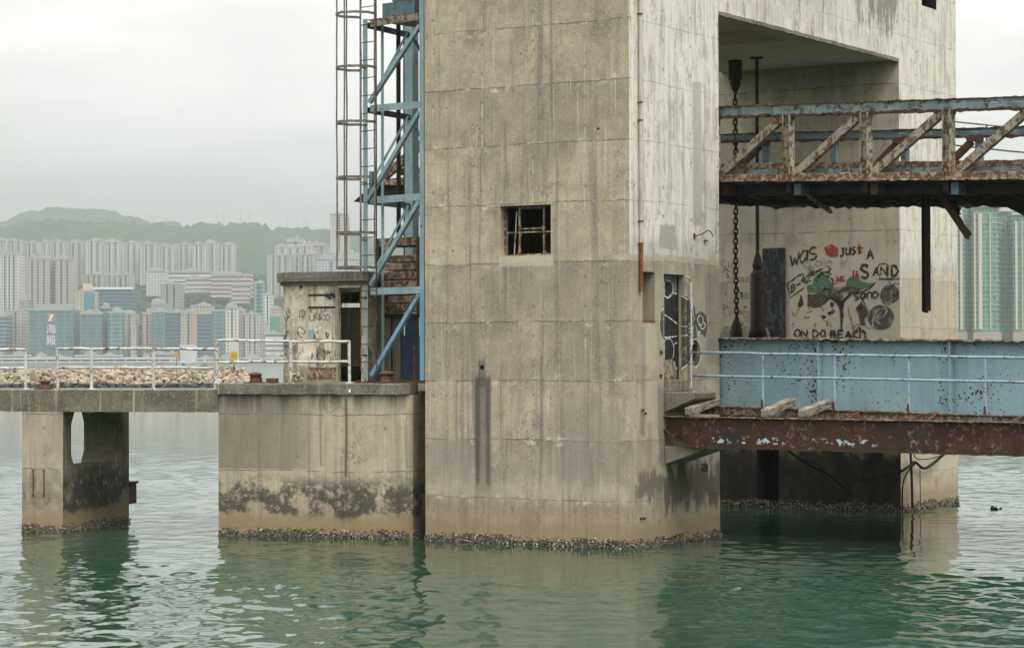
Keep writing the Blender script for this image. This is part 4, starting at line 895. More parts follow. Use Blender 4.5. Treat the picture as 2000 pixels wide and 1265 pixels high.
# an old wall and the dark blue cabinet behind the lattice frame
q = A.onb(760, 742, 2.1); ow = thing('concrete_pier_wall', 'narrow bare concrete wall between the hut and the dark blue cabinet', 'wall', tuple(A.w(A.onb(737, 742, 2.3)[0], 2.3, ZC1)), 16)
wz = A.onb(760, 612, 2.3)[2] - ZC1; wl = A.onb(782, 700, 2.3)[0] - A.onb(737, 700, 2.3)[0]
MB().box(0, wl, 0, .25, 0, wz).build('wall', M['oldwall'], ow); MB().box(wl * .22, wl * .24, -.012, -.001, 0, wz).box(wl * .62, wl * .66, -.03, -.001, 0, wz).build('joint_strip', M['dark'], ow)
q = A.onb(786, 742, 1.9); cb_ = thing('steel_cabinet', 'tall dark blue steel cabinet at the foot of the concrete pylon', 'cabinet', tuple(A.w(q[0], 1.9, ZC1)), 16)
cw = A.onb(822, 700, 1.9)[0] - q[0]; ch = A.onb(800, 655, 1.9)[2] - ZC1; ch2 = A.onb(800, 616, 1.9)[2] - ZC1
MB().box(0, cw, 0, .7, .03, ch).build('body', M['darkblue'], cb_); MB().box(.03, cw * .45, .1, .6, ch + .001, ch2).build('upper_post', M['darkblue'], cb_); MB().box(cw * .45, cw * .47, -.008, -.001, .06, ch - .02).build('door_seam', M['dark'], cb_)

# ------------------------------------------------------------------ blue lattice frame, its cage ladder and the counterweight
LO = onY(824, 738, .75); Lf = Fr(LO, -10); aLL = Lf.onb(714, 735)[0]; LZ = ZC1
lat = thing('lattice_frame', 'tall pale blue steel lattice frame bolted beside the concrete pylon', 'steel frame', (LO[0], LO[1], LZ), -10)
def lp(px, py, b=0): q = Lf.onb(px, py, b); return V(q[0], q[1], q[2] - LZ)
ZTOP = 11.2 - LZ
def angle(mb, x, y, z0, z1, w=.13, t=.012, sx=1, sy=1):
    """steel angle section standing up"""
    return mb.foot([(x, y), (x + sx * w, y), (x + sx * w, y + sy * t), (x + sx * t, y + sy * t), (x + sx * t, y + sy * w), (x, y + sy * w)][::(1 if sx * sy > 0 else -1)], z0, z1)
zt0 = lp(714, 42)[2]
angle(MB(), aLL - .065, 0, .01, zt0 + .05).build('leg', M['lattice'], lat)
mid = 2.0
angle(MB(), .07, 0, mid, ZTOP + 2, .13, .012, -1, 1).build('leg', M['lattice'], lat); angle(MB(), .07, 0, .01, mid - .001, .13, .012, -1, 1).build('leg', M['lattice_low'], lat)
angle(MB(), aLL - .03, .52, .01, zt0, .08, .01).build('leg', M['lattice'], lat)
cxp = lp(801, 300, 1.9)[0]; MB().foot([(cxp - .125, 1.85), (cxp + .125, 1.85), (cxp + .125, 2.05), (cxp - .125, 2.05)], 2.2, ZTOP + 1).build('guide_column', M['lattice'], lat)
MB().box(cxp - .155, cxp - .13, 1.84, 2.0, 2.2, ZTOP + 1).build('guide_rail', M['hang'], lat)
levels = [(46, 32), (212, 204), (391, 384), (569, 566)]
for yl, yr in levels:
    p, q = lp(720, yl), lp(819, yr); m_ = MB(); m_.bar(p + V(0, .05, 0), q + V(0, .05, 0), .012, .15); m_.bar(p + V(0, .10, .07), q + V(0, .10, .07), .09, .012); m_.build('crossbeam', M['lattice'] if yl != 46 else M['web'], lat)
    m_ = MB(); m_.bar(V(aLL - .02, .1, p[2] - .02), V(cxp, 1.84, p[2] - .02), .08, .12); m_.build('side_beam', M['darkblue'] if yl < 300 else M['backchord'], lat)
    MB().bar(V(.0, .1, q[2] - .02), V(.03, 1.9, q[2] - .02), .08, .12).build('side_beam', M['backchord'], lat)
for (a, b) in (((720, 200), (818, 50)), ((718, 388), (818, 217)), ((722, 556), (817, 393)), ((724, 733), (817, 575))):
    m_ = MB(); m_.bar(lp(*a), lp(*b), .09, .014, up=(0, -1, 0)); m_.bar(lp(*a) + V(.03, .04, -.03), lp(*b) + V(.03, .04, -.03), .014, .07, up=(0, -1, 0)); m_.build('diagonal', M['lattice'] if a[1] < 700 else M['lattice_low'], lat)
for (a, b) in (((735, 178), (797, 62)), ((733, 343), (797, 228)), ((736, 520), (797, 402))):
    MB().bar(lp(*a, .55), lp(*b, .55), .06, .012, up=(0, -1, 0)).build('diagonal', M['lattice'], lat)
for yl in (78, 245, 400):
    MB().bar(lp(808, yl, .9), lp(826, yl + 28, .9), .05, .05).build('knee_brace', M['backchord'], lat)
p = lp(786, 22, .6); MB().box(lp(753, 16, .6)[0], lp(816, 16, .6)[0], .5, 1.5, lp(786, 31, .6)[2], lp(786, 4, .6)[2]).box(lp(753, 16, .6)[0] + .2, .2, .6, 1.4, lp(786, 1, .6)[2], lp(786, -40, .6)[2]).build('top_box', M['backchord'], lat)
MB().box(lp(757, 46, .3)[0] - .45, .1, .12, 1.9, lp(714, 46)[2] + .08, lp(714, 46)[2] + .10).build('top_plate', M['web'], lat)
m_ = MB(); m_.box(aLL - .2, aLL + .28, -.16, .3, 0, .02); m_.build('base_plate', M['rust'], lat)
m_ = MB()
for i in range(9): m_.lathe([(.022, .02), (.022, .05), (.012, .06)], (aLL + random.uniform(-.18, .27), random.uniform(-.14, .0), 0), 7)
m_.build('bolt', M['rust'], lat)
MB().box(lp(790, 735, .2)[0], .1, -.02, .5, 0, .06).build('sill_plate', M['rust'], lat)
# hanging rods down to the counterweight
cwt = thing('counterweight', 'stack of rusty steel slabs hanging as a counterweight inside the blue lattice', 'counterweight', tuple(Lf.w(lp(740, 600, .9)[0], .9, lp(740, 620, .9)[2] + LZ)), -10)
c0 = lp(740, 620, .9)
def cwz(y): return lp(740, y, .9)[2] - c0[2]
cw_ = lp(817, 600, .9)[0] - c0[0]
ys = [612, 594, 578, 565, 549, 531, 515, 500]
for i in range(len(ys) - 1):
    dx = random.uniform(-.015, .015); MB().box(.03 + dx, cw_ - .03 + dx, random.uniform(-.01, .02), .7, cwz(ys[i]) + .022, cwz(ys[i + 1])).build('slab', M['slab'] if i % 2 else M['rustpale'], cwt, bevel=.012)
MB().box(0, cw_, -.03, .74, cwz(482), cwz(466)).build('yoke', M['rustpale'], cwt, bevel=.008)
m_ = MB(); m_.box(-.05, .03, -.04, .1, cwz(616), cwz(466)); m_.box(cw_ - .02, cw_ + .05, -.04, .1, cwz(616), cwz(466)); m_.build('side_strap', M['rust'], cwt)
MB().box(-.04, cw_ + .04, -.02, .74, cwz(620), cwz(613)).build('base', M['black'], cwt)
MB().tube([(lp(766, 300, .9)[0] - c0[0], .2, cwz(467)), (lp(766, 300, .9)[0] - c0[0], .2, ZTOP - c0[2])], .05, 8).build('hanging_rod', M['hang'], cwt)
# ladder with its safety cage
lad = thing('caged_ladder', 'thin rusty steel ladder with hooped safety cage rising past the hut roof', 'ladder', tuple(Lf.w(aLL, -.12, LZ)), -10)
def sp(px, py): q = Lf.onb(px, py, -.12); return V(q[0] - aLL, 0, q[2] - LZ)
s0, s1 = sp(704, 400)[0], sp(735, 400)[0]
for x_ in (s0, s1): MB().tube([(x_, 0, .25 if x_ == s0 else .3), (x_, 0, ZTOP + 1)], .016, 6).build('stile', M['dirtyrail'], lad)
z = .45
while z < ZTOP + .8: MB().tube([(s0 - .01, 0, z), (s1 + .01, 0, z + .004)], .011, 6).build('rung', M['dirtyrail'], lad); z += .385
hc = ((s0 + s1) / 2, -.36); R_ = .44
a_s, a_e = math.atan2(.36, s1 - hc[0]), math.atan2(.36, s0 - hc[0]) - 2 * math.pi
def hoop(z):
    pts = [(hc[0] + R_ * math.cos(a_s + (a_e - a_s) * i / 26), hc[1] + R_ * math.sin(a_s + (a_e - a_s) * i / 26), z + random.gauss(0, .003)) for i in range(27)]
    pts = [(s1, 0, z)] + pts + [(s0, 0, z)]
    m_ = MB()
    for p, q in zip(pts[:-1], pts[1:]): m_.bar(p, q, .012, .055)
    m_.build('hoop', M['cage'], lad)
for y in (33, 137, 243, 350, 457, 524): hoop(sp(712, y)[2])
hoop(sp(712, -72)[2])
zb0, zb1 = sp(712, 526)[2], ZTOP + 1
for f in (.12, .30, .47, .62, .86):
    a = a_s + (a_e - a_s) * f; x_, y_ = hc[0] + (R_ - .012) * math.cos(a), hc[1] + (R_ - .012) * math.sin(a)
    pts = [(x_ + random.gauss(0, .006), y_, zb0 + (zb1 - zb0) * i / 12) for i in range(13)]
    MB().tube(pts, .018, 6).build('cage_bar', M['cage'], lad)
m_ = MB()
for k in range(6): zz = .6 + k * 1.25; m_.bar((s0, 0, zz), (s0 + .08, .14, zz), .02, .03); m_.bar((s1 - .05, 0, zz), (s1 - .2, .14, zz), .02, .03)
m_.build('wall_tie', M['dirtyrail'], lad)
# shore-side gangway end seen through the lattice
gb = 3.0
g0 = Lf.onb(692, 392, gb); gw_ = thing('broken_gangway', 'rust-black broken gangway end jutting past the blue lattice at mid height', 'gangway', tuple(Lf.w(g0[0], gb, g0[2])), -10)
def gp(px, py, b=gb): q = Lf.onb(px, py, b); return V(*(q - g0))
dk = MB()
P0, P1, P2, P3 = gp(690, 394), gp(738, 352), gp(845, 340), gp(845, 412)
dk.add([P0, P3, P2, P1, P0 + V(.3, 2.2, .05), P3 + V(.3, 2.2, .05), P2 + V(.3, 2.2, .05), P1 + V(.3, 2.2, .05)], [(0, 1, 2, 3), (7, 6, 5, 4), (0, 4, 5, 1), (1, 5, 6, 2), (2, 6, 7, 3), (3, 7, 4, 0)]); dk.build('deck', M['black'], gw_)
MB().prism([(-.06, -.06), (.06, -.06), (.06, .06), (-.06, .06)], gp(733, 358, gb - .1), gp(845, 352, gb - .1), n=24, jit=.015).build('chord', M['rustpale'], gw_)
MB().prism([(-.06, -.09), (.06, -.09), (.06, .09), (-.06, .09)], gp(745, 352, gb - .1), gp(840, 268, gb - .1), n=14, jit=.012).build('brace', M['rustpale'], gw_)
MB().bar(gp(778, 336, gb + .5), gp(845, 333, gb + .5), .1, .16).build('side_rail', M['black'], gw_)
MB().bar(gp(728, 335, gb - .1), gp(727, 375, gb - .1), .14, .1).build('broken_post', M['backchord'], gw_)

# ------------------------------------------------------------------ lower link span: plate girder, side walkway, rusted outer beam
EO = onX(1301, 840, .02); B = Fr(EO, -10.5)
BI = B.loc(onX(1350, 700, .03))[1]; BG = B.loc(V(-.04, YN1 + .14, 0))[1]; BT = BG + .05; BK = 9.3
def bp(px, py, b=0): return B.onb(px, py, b)
def sec(mb, pts, b0, b1):
    """plate with outline pts (a, z) between depths b0 and b1"""
    k = len(pts); return mb.add([(a, b0, z) for a, z in pts] + [(a, b1, z) for a, z in pts], [tuple(range(k)), tuple(range(k, 2 * k))[::-1]] + [(i, k + i, k + (i + 1) % k, (i + 1) % k) for i in range(k)])
lower = thing('link_span_bridge', 'pale blue plate girder bridge with a rusty side walkway leaving the portal to the right', 'bridge', (EO[0], EO[1], 0), -10.5)
AE = 15.0
zt_, zb_ = 2.585, 2.0
curve = [(0, 2.34), (.10, 2.27), (.25, 2.16), (.42, 2.07), (.60, 2.015), (.80, zb_)]
ob = sec(MB(), [(0, zt_)] + curve + [(AE, zb_), (AE, zt_)], 0, .02)
# flanges, worn along their edges
ob.mat(1).prism([(-.09, -.012), (.09, -.012), (.09, .012), (-.09, .012)], (-.04, .01, zt_ + .013), (AE, .01, zt_ + .013), n=170, jit=.006, jmask=(1, 2))
ob.mat(0)
for p, q in zip(curve[:-1], curve[1:]): ob.prism([(-.09, -.016), (.09, -.016), (.09, .0), (-.09, .0)], (p[0], .01, p[1]), (q[0], .01, q[1]))
ob.prism([(-.09, -.016), (.09, -.016), (.09, .0), (-.09, .0)], (.80, .01, zb_), (AE, .01, zb_), n=150, jit=.007, jmask=(1,))
ob.build('outer_beam', [M['outerbeam'], M['rustpale']], lower)
si0, si1 = bp(1399, 792, BI)[2], bp(2000, 812, BI)[2]; sa0, sa1 = bp(1399, 792, BI)[0], bp(2000, 812, BI)[0]
def zs(a): return si0 + (si1 - si0) * (a - sa0) / (sa1 - sa0)
is_ = MB(); is_.prism([(-.06, -.02), (.06, -.02), (.06, 0), (-.06, 0)], (.02, BI, zs(0)), (AE, BI, zs(AE)), n=160, jit=.006, jmask=(1, 2, 3)); is_.bar((.02, BI, zs(0) - .10), (AE, BI, zs(AE) - .10), .015, .16); is_.build('inner_stringer', M['rustpale'], lower)
for (x0, y0, x1, y1) in ((1648, 819, 1678, 804), (1695, 818, 1650, 811), (1745, 820, 1828, 804), (1812, 820, 1832, 805), (1975, 823, 2000, 811), (1420, 815, 1470, 797), (1560, 818, 1600, 800), (2050, 826, 2090, 812)):
    MB().bar(bp(x0, y0, .05), bp(x1, y1, BI - .02), .05, .012).build('cross_brace', M['rustred'], lower)
for i in range(6):
    a = .9 + i * 2.4; MB().bar((a, .03, 2.3), (a, BG - .02, 2.45), .1, .2).build('cross_beam', M['black'], lower)
g0_, g1_ = bp(1405, 662, BG), bp(2000, 667, BG)
def zg(a): return g0_[2] + (g1_[2] - g0_[2]) * (a - g0_[0]) / (g1_[0] - g0_[0])
AL0 = -1.9
gd = MB(); sec(gd, [(AL0, zg(AL0)), (AL0, 2.62), (AE, 2.45), (AE, zg(AE))], BG, BG + .02); gd.build('girder_web', M['girder'], lower)
tf = MB(); tf.prism([(-.2, 0), (.2, 0), (.2, .03), (-.2, .03)], (AL0, BG, zg(AL0) + .002), (AE, BG, zg(AE) + .002), n=220, jit=.009, jmask=(1, 2)); tf.build('top_flange', M['web'], lower)
lf_ = MB(); sec(lf_, [(AL0, 2.66), (AL0, 2.0), (AE, 2.0), (AE, 2.5)], BG - .05, BG - .03); lf_.build('shade_plate', M['black'], lower)  # black sheet added over the girder's foot; its colour stands for shade
for px in (1597, 1854, 2118, 1340):
    a = bp(px, 740, BG - .15)[0]; sec(MB(), [(a, zg(a) - .002), (a, 2.68), (a + .018, 2.68), (a + .018, zg(a) - .002)], BG - .17, BG - .001).build('stiffener', M['girder'], lower)
sec(MB(), [(AL0, 3.95), (AL0, 3.75), (AE, 3.6), (AE, 3.8)], BG + .06, 11.2).build('roadway', M['black'], lower)  # unseen deck slab, added to keep the bridge's underside dark
sec(MB(), [(AL0 - 3, zg(AL0 - 3) - .06), (AL0 - 3, 2.6), (AE, 2.45), (AE, zg(AE) - .06)], 11.25, 11.3).build('girder_web', M['girder'], lower)  # unseen far girder, added to close off light below the deck
for i in range(8): a = -1 + i * 2; MB().bar((a, BG + .1, 3.2), (a, 11.2, 3.2), .2, .9).build('cross_beam', M['black'], lower)
# handrail on the inner stringer
def rl(y0, y1):
    p, q = bp(1350, y0, BI), bp(2000, y1, BI); e = p + (q - p) * 1.5; return [p + (e - p) * i / 24 + V(0, 0, random.gauss(0, .004)) for i in range(25)]
for (y0, y1) in ((688, 699), (733, 746)): MB().tube(rl(y0, y1), .026, 8).build('handrail', M['blue_rail'], lower, smooth=True)
for px in (1490, 1630, 1775, 1925, 2085):
    t_ = bp(px, 688 + 11 * (px - 1350) / 650, BI); m_ = MB(); m_.tube([(t_[0], BI, zs(t_[0])), (t_[0], BI, t_[2])], .024, 8); o = m_.build('rail_post', M['blue_rail'], lower)
    MB().prism([(-.03, 0), (.03, 0), (.012, .16), (-.012, .16)], (t_[0], BI - .05, zs(t_[0])), (t_[0], BI - .03, zs(t_[0]))).build('gusset', M['rust'], o)
wp = [onX(x, y, .09) for x, y in ((1338, 541), (1345, 542), (1350, 549), (1350, 640), (1350, 700), (1350, 757), (1352, 763), (1358, 765))]
MB().tube(wp, .022, 8).build('grab_rail', M['white_rail'], portal)
# anchor bracket for the hoist, pale green, on the far edge
def bkt():
    m_ = MB(); f = lambda x, y: (bp(x, y, 10.9)[0], bp(x, y, 10.9)[2])
    sec(m_, [f(*p) for p in ((1408, 672), (1490, 672), (1490, 650), (1484, 640), (1472, 637), (1425, 637), (1418, 642), (1414, 652))][::-1], 10.75, 11.2)
    sec(m_, [f(*p) for p in ((1418, 660), (1440, 660), (1437, 642), (1430, 638), (1423, 642))][::-1], 10.66, 10.749); sec(m_, [f(*p) for p in ((1462, 660), (1486, 660), (1482, 644), (1474, 639), (1466, 644))][::-1], 10.66, 10.749)
    o = m_.build('anchor_bracket', M['bracket'], lower)
    for x in (1429, 1474): q = bp(x, 650, 10.65); MB().tube([(q[0], 10.60, q[2]), (q[0], 10.659, q[2])], .055, 10).build('pin', M['rust'], o)
bkt()
# timbers lying across the walkway
def timber(x0, y0, x1, y1, label):
    p, q = bp(x0, y0, -.12), bp(x1, y1, BI + .12); L = np.linalg.norm(q - p); wpt = B.w(*p[:2], p[2])
    o = MB(); o.prism([(-.10, -.075), (.10, -.075), (.10, .075), (-.10, .075)], (0, 0, 0), (L, 0, 0), n=12, jit=.005)
    ob_ = o.build('timber_sleeper', M['timber'], None, bevel=.012); d = Vector(B.w(*q[:2], q[2]) - B.w(*p[:2], p[2]))
    ob_.location = wpt; ob_.rotation_euler = d.to_track_quat('X', 'Z').to_euler()
    return tag(ob_, label, 'timber', 'loose timbers across the walkway beam')
timber(1346, 803, 1398, 783, 'weathered timber beside the concrete landing, nearest the pylon'); timber(1495, 807, 1545, 784, 'weathered timber lying across the walkway, middle one of three'); timber(1568, 807, 1622, 786, 'weathered timber with a hole in its end, farthest from the pylon')

# ------------------------------------------------------------------ upper link span: rusted truss bridge
upper = thing('truss_bridge', 'rusted pale blue steel truss bridge with a blackened deck passing through the portal', 'bridge', (EO[0], EO[1], 0), -10.5)
t0_, t1_ = bp(1405, 219, BT), bp(2000, 200, BT); SL = (t1_[2] - t0_[2]) / (t1_[0] - t0_[0])
b0_ = bp(1405, 352, BT); ZTC = lambda a: t0_[2] + SL * (a - t0_[0]); ZBC = lambda a: b0_[2] + SL * (a - b0_[0])
U0, U1 = -4.2, 15.0
def chord(mb, z, b, h, a0=U0, a1=U1, n=240, fl=.16):
    """two angles back to back: upper and lower leg, seam between, ragged flange edges"""
    s_ = SL
    for (za, zb2) in ((.02, h / 2), (-h / 2, -.0)):
        mb.mat(0); mb.prism([(-.01, za), (.01, za), (.01, zb2), (-.01, zb2)], (a0, b, z(a0)), (a1, b, z(a1)))
    mb.mat(1); mb.prism([(-fl, -h / 2 - .03), (.03, -h / 2 - .045), (.035, -h / 2 + .012), (-fl, -h / 2 + .004)][::1], (a0, b - .03, z(a0)), (a1, b - .03, z(a1)), n=n, jit=.016, jmask=(1, 2))
    mb.prism([(-fl, h / 2), (.03, h / 2), (.03, h / 2 + .022), (-fl, h / 2 + .022)], (a0, b - .01, z(a0)), (a1, b - .01, z(a1)), n=n, jit=.008, jmask=(1, 2, 3))
    mb.mat(0); mb.prism([(-.03, -.004), (.0, -.004), (.0, .016), (-.03, .016)], (a0, b - .012, z(a0)), (a1, b - .012, z(a1)), n=100, jit=.003)
    return mb
chord(MB(), ZTC, BT, .20).build('top_chord', [M['chord'], M['rust']], upper)
bc_ = MB(); bc_.mat(0); bc_.prism([(-.1, -.09), (.1, -.09), (.1, -.07), (.06, -.06), (.06, .07), (-.06, .08)], (U0, BT, ZBC(U0) + .05), (U1, BT, ZBC(U1) + .05), n=220, jit=.008); bc_.build('bottom_chord', M['rustpale'], upper)
def panel_pt(x, y, b=BT): q = bp(x, y, b); return V(q[0], b, q[2])
verts_px = [1540, 1692, 1853]
av = [bp(x, 280, BT)[0] for x in verts_px]; sp_v = (av[-1] - av[0]) / 2; av = [av[0] - sp_v] + av + [av[-1] + sp_v * k for k in (1, 2, 3)]
for a in av:
    z0, z1 = ZBC(a) + .13, ZTC(a) - .10
    m_ = MB(); m_.mat(0).box(a - .09, a + .07, BT - .02, BT + .0, z0 - .03, z1).box(a + .07, a + .085, BT - .10, BT + .1, z0 - .03, z1); m_.box(a - .10, a - .085, BT - .09, BT + .09, z0 - .03, z1); m_.box(a - .02, a, BT - .028, BT - .021, z0, z1); vpart = m_.build('vertical', M['web'], upper)
    m_ = MB(); sec(m_, [(a - .18, z0 - .06), (a + .20, z0 - .06), (a + .17, z0 + .04), (a + .06, z0 + .2), (a - .08, z0 + .2)], BT - .045, BT - .03)
    m_.build('gusset', M['rustpale'], vpart); m_ = MB()
    sec(m_, [(a - .33, z1 - .02), (a - .30, z1 - .16), (a - .15, z1 - .17), (a + .1, z1 - .17), (a + .13, z1 - .02)], BT - .045, BT - .03); m_.build('gusset', M['rustpale'], vpart)
    m_ = MB()
    for i in range(9): x_, z_ = a + random.uniform(-.14, .14), z0 + random.uniform(-.04, .13); m_.tube([(x_, BT - .06, z_), (x_, BT - .044, z_)], .018, 6)
    for i in range(9): x_, z_ = a + random.uniform(-.28, .09), z1 - random.uniform(.04, .15); m_.tube([(x_, BT - .06, z_), (x_, BT - .044, z_)], .018, 6)
    m_.build('rivet', M['rust'], vpart)
    sec(MB(), [(a + .09, z1), (a + .2, z1), (a + .09, z1 - .24)], BT - .01, BT + .01).build('knee_plate', M['chord'], upper)
for a, a2 in zip(av[:-1], av[1:]):
    p = V(a + .18, BT - .02, ZBC(a + .18) + .13); q = V(a2 - .24, BT - .02, ZTC(a2) - .2)
    m_ = MB(); m_.bar(p, q, .17, .016, up=(0, -1, 0)); m_.bar(p + V(.05, .06, -.05), q + V(.05, .06, -.05), .016, .13, up=(0, -1, 0)); m_.bar(p + V(-.05, .06, .05), q + V(-.05, .06, .05), .016, .13, up=(0, -1, 0)); m_.build('diagonal', M['web'], upper)
# back truss
ZTK = lambda a: bp(1405, 270, BK)[2] + SL * (a - bp(1405, 270, BK)[0]); ZBK = lambda a: ZTK(a) - 1.55
chord(MB(), ZTK, BK, .17, a0=-8, n=220).build('top_chord', [M['backchord'], M['rust']], upper)
ak = [bp(x, 300, BK)[0] for x in (1497, 1630, 1768, 1913)]; dk_ = (ak[-1] - ak[0]) / 3; ak = [ak[0] - dk_] + ak + [ak[-1] + dk_, ak[-1] + 2 * dk_, ak[-1] + 3 * dk_]
for a in ak:
    m_ = MB(); m_.box(a - .08, a + .08, BK - .06, BK + .06, ZBK(a), ZTK(a) - .09); m_.build('vertical', M['backchord'], upper)
    sec(MB(), [(a - .34, ZTK(a) - .08), (a - .28, ZTK(a) - .2), (a + .1, ZTK(a) - .24), (a + .15, ZTK(a) - .08)], BK - .08, BK - .062).build('gusset', M['rust'], upper)
for a, a2 in zip(ak[:-1], ak[1:]): MB().bar((a + .2, BK, ZBK(a)), (a2 - .2, BK, ZTK(a2) - .2), .16, .1, up=(0, -1, 0)).build('diagonal', M['rust'], upper)
# kerb, deck, floor beams: blackened and ragged
KB = BT + .35; kz = bp(1600, 318, KB); KZ = lambda a: kz[2] + SL * (a - kz[0])
m_ = MB(); m_.prism([(-.05, -.16), (.05, -.16), (.05, 0), (-.05, 0)], (U0, KB, KZ(U0)), (U1, KB, KZ(U1)), n=200, jit=.007, jmask=(2, 3)); m_.build('kerb', M['rustpale'], upper)
m_ = MB(); m_.bar((U0, KB - .1, ZBC(U0) + .19), (U1, KB - .1, ZBC(U1) + .19), .05, .09); m_.build('kerb_angle', M['chord'], upper)
DKZ = lambda a: ZBC(a) - .02
dkp = MB()
a = U0
while a < U1:
    L = random.uniform(.9, 1.9); bend = BK - .5 + (0 if random.random() < .75 else random.uniform(-.3, 0))
    sec(dkp, [(a, DKZ(a)), (a, DKZ(a) - .06), (a + L - .01, DKZ(a + L) - .06), (a + L - .01, DKZ(a + L))], BT + .12, bend); a += L
dkp.build('deck', M['black'], upper)
for b in np.linspace(BT + .5, BK - .15, 6):
    MB().prism([(-.06, -.20), (.06, -.20), (.06, 0), (-.06, 0)], (U0, b, DKZ(U0) - .065), (U1, b, DKZ(U1) - .065), n=140, jit=.02, jmask=(0, 1)).build('stringer', M['black'], upper)
for i in range(11):
    a = av[0] + (i - 2) * sp_v * .98; m_ = MB(); m_.prism([(-.07, -.18), (.07, -.18), (.05, 0), (-.05, 0)], (a, BT + .05, DKZ(a) - .06), (a, BK, DKZ(a) - .06), n=20, jit=.02, jmask=(0, 1)); m_.build('floor_beam', M['black'], upper)
    m_ = MB(); m_.box(a + .1, a + .27, BT + .1, BT + .4, DKZ(a) - .30, DKZ(a) - .07); m_.build('hanger_plate', M['backchord'] if i % 2 else M['rust'], upper)
# torn members hanging under the deck
def hang(x0, y0, x1, y1, b, w, mat, name='hanging_member', n=10):
    m_ = MB(); m_.prism([(-w / 2, -.02), (w / 2, -.02), (w / 2, .02), (-w / 2, .02)], panel_pt(x0, y0, b), panel_pt(x1, y1, b), up=(0, -1, 0), n=n, jit=.012); m_.prism([(-w / 2, -.02), (-w / 2 + .03, -.02), (-w / 2 + .03, .10), (-w / 2, .10)], panel_pt(x0, y0, b), panel_pt(x1, y1, b), up=(0, 1, 0)); return m_.build(name, M[mat], upper)
hang(1552, 362, 1622, 413, 4.0, .09, 'rustpale'); hang(1824, 362, 1892, 462, 4.0, .15, 'rust'); hang(1938, 380, 2020, 420, 4.5, .20, 'black'); hang(1826, 390, 1874, 412, 5.2, .16, 'black')
m_ = MB(); p, q = panel_pt(1808, 366, 4.2), panel_pt(1808, 609, 4.2)
m_.box(p[0] - .065, p[0] - .045, 4.13, 4.27, q[2], p[2]).box(p[0] + .045, p[0] + .065, 4.13, 4.27, q[2] + .02, p[2]).box(p[0] - .045, p[0] + .045, 4.19, 4.21, q[2] - .02, p[2]); m_.build('hanging_post', M['black'], upper)
for (x0, y0, x1, y1) in ((1855, 237, 2080, 258), (1867, 284, 2080, 305)):
    MB().tube([panel_pt(x0, y0, BK + .2), panel_pt((x0 + x1) / 2, (y0 + y1) / 2 + 1, BK + .2), panel_pt(x1, y1, BK + .2)], .02, 6).build('side_rail', M['cage'], upper)
MB().tube([panel_pt(1927, 243, BK + .2), panel_pt(1927, 290, BK + .2)], .022, 6).build('side_post', M['cage'], upper)

# ------------------------------------------------------------------ hoist chain and suspension rod under the crossbeam
hp = onZ(1436, 118, 11.12); ho = thing('hoist_chain', 'long black hoist chain hanging from a pulley block under the crossbeam', 'chain', tuple(hp), -10.5)
def hy(y): return onY(1436, y, hp[1])[2] - hp[2]
MB().foot([(-.14, -.1), (.14, -.1), (.14, .1), (-.14, .1)], hy(157), -.001).box(-.16, .16, -.12, .12, hy(120), -.002).build('pulley_block', M['hang'], ho, bevel=.02)
m_ = MB(); m_.lathe([(.02, hy(184)), (.08, hy(176)), (.135, hy(166)), (.14, hy(160)), (.11, hy(157))], (0, 0, 0), 14); m_.box(-.10, .06, -.15, -.12, hy(157.5), hy(154.5)); m_.build('hook', M['cage'] if 0 else M['rust'], ho, smooth=False)
m_ = MB(); z = hy(184); i = 0; zend = hy(652)
while z > zend:
    L = .085; pts = []
    for k in range(12):
        t = 2 * math.pi * k / 12; x_, z_ = .048 * math.cos(t), (.048 * math.sin(t) + (L - .048) * (1 if math.sin(t) > 0 else -1))
        ang = rad(20) if i % 2 else rad(110); pts.append((x_ * math.cos(ang) + .012 * math.sin(z * 1.7), x_ * math.sin(ang), z - L + z_ - .0))
    m_.tube(pts, .021, 6, closed=True); z -= .122; i += 1
m_.build('chain', M['hang'], ho, smooth=True)
m_ = MB(); m_.lathe([(.05, hy(622)), (.11, hy(632)), (.15, hy(650)), (.15, hy(658))][::-1], (0, 0, 0), 12); m_.build('end_socket', M['hang'], ho)
rp = onZ(1478, 112, 11.12); ro = thing('suspension_rod', 'straight dark steel rod ending in a thick brown cylinder beside the chain', 'rod', tuple(rp), -10.5)
def ry(y): return onY(1478, y, rp[1])[2] - rp[2]
MB().lathe([(.16, -.001), (.16, -.04), (.05, -.05), (.045, -.051), (.045, ry(497))][::-1], (0, 0, 0), 14).build('rod', M['hang'], ro, smooth=False)
MB().lathe([(.05, ry(495)), (.13, ry(517)), (.13, ry(522)), (.11, ry(524)), (.11, ry(528))][::-1], (0, 0, 0), 16).build('cone', M['hang'], ro)
MB().lathe([(.115, ry(528)), (.185, ry(536)), (.185, ry(640)), (.24, ry(660))][::-1], (0, 0, 0), 18).build('cylinder', M['hang'], ro, smooth=True)

